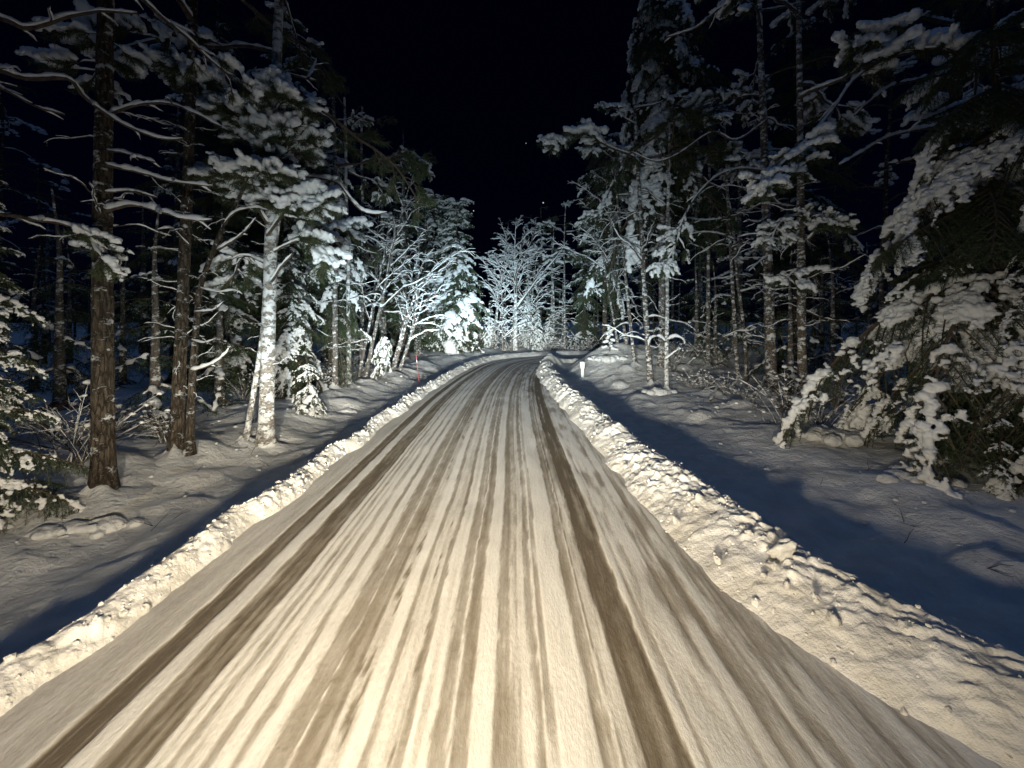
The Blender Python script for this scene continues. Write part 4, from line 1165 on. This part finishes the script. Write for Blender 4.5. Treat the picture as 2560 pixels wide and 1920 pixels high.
scatter(26, (-13, 16), (26.5, 37), 1.6, 'in the forest beyond the road bend', 'forest beyond the bend', 0.5)
scatter(24, (12, 34), (15, 42), 2.0, 'far back in the black forest at right', 'far forest at right', 0.6)
scatter(20, (-34, -12), (14, 42), 2.2, 'far back in the black forest at left', 'far forest at left', 0.6)
scatter(20, (-12, -5.8), (4.8, 16), 1.2, 'small and dark in the understorey on the left', 'understorey on the left', 1.0, pick=3)
scatter(16, (-5, 16), (26, 33), 1.1, 'small and dark in the understorey beyond the bend', 'understorey beyond the bend', 1.0, pick=3)
scatter(13, (6.6, 13), (9.0, 19), 1.25, 'small and dark in the understorey on the right', 'understorey on the right', 1.0, pick=3)
scatter(9, (-9, -4.6), (16, 25), 1.3, 'along the far left edge of the road', 'trees along the far left edge', 0.5)

# ------------------------------------------------------------------ undergrowth: small twiggy shrubs under blobs of snow
def shrub_mesh(seed, h, n):
    rs = np.random.default_rng(seed)
    w, s = Geo(), Geo()
    for k in range(n):
        a = rs.uniform(0, 6.28); sp = rs.uniform(0.2, 0.9)
        t = np.linspace(0, 1, 7)[:, None]
        P = np.array([math.cos(a), math.sin(a), 0]) * sp * h * t ** 1.2 + np.array([0, 0, 1]) * h * rs.uniform(0.5, 1) * (t - 0.35 * sp * t ** 2) + np.array([rs.normal(0, .06), rs.normal(0, .06), 0])
        ww, ss = limb_geo(P, 0.0045, 0.002, rs, 0.014, 0.38, twigs=7, twig_len=h * 0.34, twig_r=0.003, seg=4, step=0.05)
        w.merge(ww); s.merge(ss)
        for f in (3, 5, 6):
            if rs.random() < 0.45:
                r = rs.uniform(0.012, 0.034)
                v = ICO_V * (1 + 0.3 * vnoise(ICO_V * 2 + rs.uniform(0, 99), k)[:, None]) * np.array([r * 1.2, r * 1.2, r * 0.8]) + P[f] + [0, 0, r * 0.3]
                s.add(v, ICO_F)
    return w.mesh('stems', TWIG), s.mesh('snow', SNOW)
SHRUBS = [shrub_mesh(1, 0.7, 16), shrub_mesh(2, 0.45, 14), shrub_mesh(3, 1.0, 18), shrub_mesh(4, 0.6, 20)]
def shrub(x, y, i, s, label, group):
    r = empty('shrub', (x, y, gz(x, y) - 0.02), label, 'shrub', group)
    r.rotation_euler = (0, 0, brs.uniform(0, 6.28)); r.scale = (s, s, s)
    new('stems', SHRUBS[i][0], r); new('snow', SHRUBS[i][1], r)
for k in range(28):
    y = brs.uniform(4.6, 16); x = -brs.uniform(4.5 + 0.05 * y, 6.4 + 0.12 * y)
    shrub(x, y, int(brs.integers(0, 4)), brs.uniform(0.7, 1.3), 'snow-dotted shrub under the trees left of the road', 'snowy shrubs on the left')
for k in range(30):
    y = brs.uniform(6.5, 14.5); x = brs.uniform(4.6 + 0.1 * max(0, 9 - y), 9.5)
    shrub(x, y, int(brs.integers(0, 4)), brs.uniform(0.7, 1.3), 'snow-dotted shrub under the trees right of the road', 'snowy shrubs on the right')
for k in range(13):
    x = brs.uniform(-4.5, 5.5); y = 23.2 + brs.uniform(0, 2.2)
    shrub(x, y, int(brs.integers(0, 4)), brs.uniform(1.0, 1.8), 'snow-coated shrub at the foot of trees beyond the bend', 'snowy shrubs beyond the bend')

# snow heaps: covered stones, stump and mound
def heap(px, y, r, label, seed, cat, name, sq=(1.2, 1, 0.7), x=None, sink=0.3):
    x = (px - CX) / F_PX * y if x is None else x
    rs = np.random.default_rng(seed)
    balls = [((0, 0, 0), np.array(sq) * r * 0.8)]
    for k in range(16):
        a = rs.uniform(0, 6.28); q = rs.uniform(0.3, 1.15); e = rs.uniform(0.15, 0.42) * r
        balls.append((np.array([math.cos(a) * q * sq[0], math.sin(a) * q * sq[1], rs.uniform(-0.1, 0.75) * sq[2] * (1.2 - q)]) * r, (e * 1.2, e * 1.1, e * 0.8)))
    o = new(name, fuse(balls, max(0.012, r * 0.06), rs, r * 0.05, 8 / r ** 0.7).mesh(name, SNOW_GROUND)); o.location = (x, y, gz(x, y) + r * (0.25 - sink))
    tag(o, label, cat); return o
heap(268, 3.9, 0.17, 'rounded snow-covered stone at the foot of the thick brown trunk', 5, 'stone', 'snow_covered_stone')
heap(180, 3.75, 0.13, 'low snow-covered stone left of the stone by the thick brown trunk', 6, 'stone', 'snow_covered_stone')
heap(110, 3.6, 0.12, 'farthest left of the snow-covered stones under the small edge spruce', 7, 'stone', 'snow_covered_stone')
heap(868, 9.0, 0.16, 'snow-covered stone beside the road bank under the white snow drapes', 8, 'stone', 'snow_covered_stone')
heap(1518, 14.4, 0.42, 'broad flat mound of snow on the slope in front of the tiny sapling', 9, 'snow mound', 'snow_mound', (1.5, 1, 0.45), sink=0.35)
heap(1650, 10.3, 0.26, 'small snow mound at the foot of the slim snowy trunk', 10, 'snow mound', 'snow_mound', (1.3, 1, 0.6))
heap(2080, 6.2, 0.28, 'snow mound under the left boughs of the heaped big spruce', 12, 'snow mound', 'snow_mound', (1.5, 1, 0.4))
heap(2290, 4.7, 0.22, 'snow mound in front of the heaped big spruce', 13, 'snow mound', 'snow_mound', (1.8, 1, 0.35))
def snowball_sapling(px, y, h, label, seed):
    rs = np.random.default_rng(seed)
    x = (px - CX) / F_PX * y
    root = empty('sapling', (x, y, gz(x, y)), label, 'sapling')
    P = np.stack([0.06 * np.sin(np.linspace(0, 3, 10)), np.zeros(10), np.linspace(-0.05, h, 10)], 1)
    w = Geo(); tube(w, P, np.linspace(0.014, 0.005, 10), 6); balls = []
    for k in range(13):
        z = h * (0.15 + 0.85 * k / 12); a = k * 2.4; L = 0.26 * (1.15 - z / h)
        e = np.array([math.cos(a) * L, math.sin(a) * L, z - 0.05])
        tw = np.stack([P[0] * 0 + [0, 0, z], (np.array([0, 0, z]) + e) / 2 + [0, 0, 0.03], e]); tube(w, tw, 0.005, 4); needles(w, tw, rs, 0.004, 0.05, 0.004, 1)
        for f in (0.5, 0.8, 1.1):
            r = rs.uniform(0.035, 0.075); balls.append((np.array([0, 0, z]) * (1 - f) + e * f + [0, 0, 0.03], (r * 1.1, r * 1.1, r * 0.85)))
    new('stem', w.mesh('stem', [TWIG, SPRUCE], False), root)
    new('snow', fuse(balls, 0.02, rs, 0.014, 24).mesh('sapling_snow', SNOW), root)
snowball_sapling(1523, 14.9, 0.95, 'tiny snow-balled sapling on the slope behind the flat snow mound', 260)
spruce(2500, 4.3, 0.8, 0.4, 'low snowed-over sapling in front of the big spruce at right', 261, z0=0.1, dens=0.9, pick=(0, 2), droop=0.4, cat='sapling')

# fallen branches on the snow at the right
for i, (pts, lab) in enumerate([([(1735, 955), (1770, 957), (1790, 968), (1815, 990)], 'fallen forked branch lying on the snow below the forked pale trunk'),
                                ([(1776, 1003), (1795, 985), (1812, 975)], 'short fallen stick beside the fallen forked branch'),
                                ([(1760, 978), (1800, 980), (1850, 985)], 'straight fallen stick lying right of the fallen forked branch')]):
    c = np.array([gp for gp in [at(p[0], p[1], 1.8 * 1000 / (p[1] - HOR)) for p in pts]])
    c[:, 2] = np.array([gz(a, b) for a, b in c[:, :2]]) + 0.05 + 0.05 * np.sin(np.linspace(0, 3, len(c)))
    root = empty('fallen_branch', (c[0][0], c[0][1], c[0][2] - 0.05), lab, 'fallen branch')
    unique_limb(root, c, 0.022, 0.01, hr, snow=0.04, gap=0.1, twigs=3, twig_len=0.3)

# ------------------------------------------------------------------ marker posts
def plain(name, col, rough=0.5):
    m, nt, b, N, K = material(name)
    tc = N('ShaderNodeTexCoord'); n1 = noise(N, K, 30, 4, 0.6, tc.outputs['Object'])
    r = ramp(N, [(0.3, (*[c * 0.8 for c in col], 1)), (0.6, (*col, 1))]); K(n1.outputs[0], r.inputs[0]); K(r.outputs[0], b.inputs['Base Color'])
    b.inputs['Roughness'].default_value = rough
    return m
WHITE, RED, DARK = plain('white_plastic', (0.78, 0.78, 0.78)), plain('red_plastic', (0.32, 0.05, 0.06)), plain('dark_reflector', (0.07, 0.07, 0.08))
py_ = 13.4; px0 = (1456 - CX) / F_PX * py_
base = np.array([px0, py_, gz(px0, py_)])
post = empty('marker_post', base, 'short white marker post standing in the snow right of the road', 'post')
prof = [(0, 0.055, 0.045), (0.28, 0.052, 0.042), (0.34, 0.075, 0.05), (0.46, 0.082, 0.055), (0.50, 0.075, 0.05)]
V = []
for z, a, b_ in prof:
    for k in range(12):
        t = 2 * math.pi * k / 12; V.append((a * math.copysign(abs(math.cos(t)) ** 0.6, math.cos(t)), b_ * math.copysign(abs(math.sin(t)) ** 0.6, math.sin(t)), z - 0.03))
g = Geo(); n = 12
F = [[r_ * n + k, r_ * n + (k + 1) % n, (r_ + 1) * n + (k + 1) % n, (r_ + 1) * n + k] for r_ in range(len(prof) - 1) for k in range(n)]
g.add(np.array(V), F); g.add(np.vstack([V[-n:], (0, 0, 0.48)]), [[k, (k + 1) % n, n] for k in range(n)])
new('shaft', g.mesh('shaft', WHITE, False), post)
g = Geo(); v = ICO3_V * np.array([0.085, 0.06, 0.035]) * (1 + 0.1 * vnoise(ICO3_V * 3)[:, None]) + np.array([0, 0, 0.485]); g.add(v, ICO3_F)
new('snow', g.mesh('snow_cap', SNOW), post)

py_ = 12.3; px0 = (1049 - CX) / F_PX * py_
base = np.array([px0, py_, gz(px0, py_)])
pole = empty('snow_pole', base, 'thin red plough marker pole standing behind the left snow bank', 'marker pole')
P = np.stack([np.linspace(0, -0.11, 12), np.zeros(12), np.linspace(-0.05, 0.98, 12)], 1)
g = Geo(); tube(g, P, np.linspace(0.0115, 0.009, 12), 8); new('shaft', g.mesh('shaft', RED), pole)
m, nt, b, N, K = material('reflective_band'); b.inputs['Base Color'].default_value = (0.75, 0.72, 0.72, 1); b.inputs['Roughness'].default_value = 0.3
g = Geo(); tube(g, np.array([[-0.085, 0, 0.75], [-0.089, 0, 0.79], [-0.093, 0, 0.83]]), 0.0125, 8); new('band', g.mesh('band', m), pole)

# ------------------------------------------------------------------ stars
m, nt, b, N, K = material('starlight')
b.inputs['Base Color'].default_value = (0, 0, 0, 1); b.inputs['Emission Color'].default_value = (0.9, 0.95, 1, 1); b.inputs['Emission Strength'].default_value = 0.8
for px, py, r, lab in [(1358, 507, 1.5, 'brightest star, above and right of the bare broadleaf tree'), (1184, 527, 1.2, 'faint star just above the top of the big bright spruce'),
                       (1315, 358, 0.8, 'faintest star, highest over the middle of the road')]:
    p = at(px, py, 1000.0)
    o = new('star', Geo().add(ICO_V * r, ICO_F).mesh('star', m)); o.location = p; tag(o, lab, 'star')

# bits of twig and bark strewn over the snow under the trees
lrs = np.random.default_rng(55)
g = Geo()
for k in range(420):
    sd = -1 if k % 2 else 1
    y = lrs.uniform(2.6, 15); x = sd * lrs.uniform(3.4, 8.0)
    if sd > 0 and y > 13: continue
    L = lrs.uniform(0.04, 0.22); a = lrs.uniform(0, 6.28); up = abs(lrs.normal(0, 0.5))
    p = np.array([x, y, gz(x, y) - 0.01]); dr = np.array([math.cos(a), math.sin(a), up])
    t = np.linspace(0, 1, 4)[:, None]
    tube(g, p + dr * L * t + lrs.normal(0, 0.008, (4, 3)) * t, np.linspace(0.004, 0.002, 4), 3)
tag(new('twig_litter', g.mesh('twig_litter', TWIG)), 'bits of twig strewn over the snow under the trees', 'twigs', kind='stuff')

# lumps dropped from the branches onto the snow
nl = 520
lx = np.where(lrs.random(nl) < 0.5, -1, 1) * lrs.uniform(3.3, 8.5, nl); ly = lrs.uniform(2.4, 14, nl)
lr = np.minimum(0.05, 0.014 * np.exp(lrs.normal(0, 0.5, nl))); lz = ground_z(lx, ly)
v = ICO_V[None] * lrs.uniform(0.75, 1.2, (nl, len(ICO_V), 1)) * lr[:, None, None] * np.array([1.2, 1.1, 0.8]) + np.stack([lx, ly, lz + lr * 0.2], 1)[:, None, :]
g = Geo().add(v.reshape(-1, 3), (ICO_F[None] + (np.arange(nl) * len(ICO_V))[:, None, None]).reshape(-1, 3))
tag(new('snow_crumbs', g.mesh('fallen_snow', SNOW_GROUND)), 'crumbs of snow dropped from the trees onto the forest floor', 'snow crumbs', kind='stuff')

number_labels()
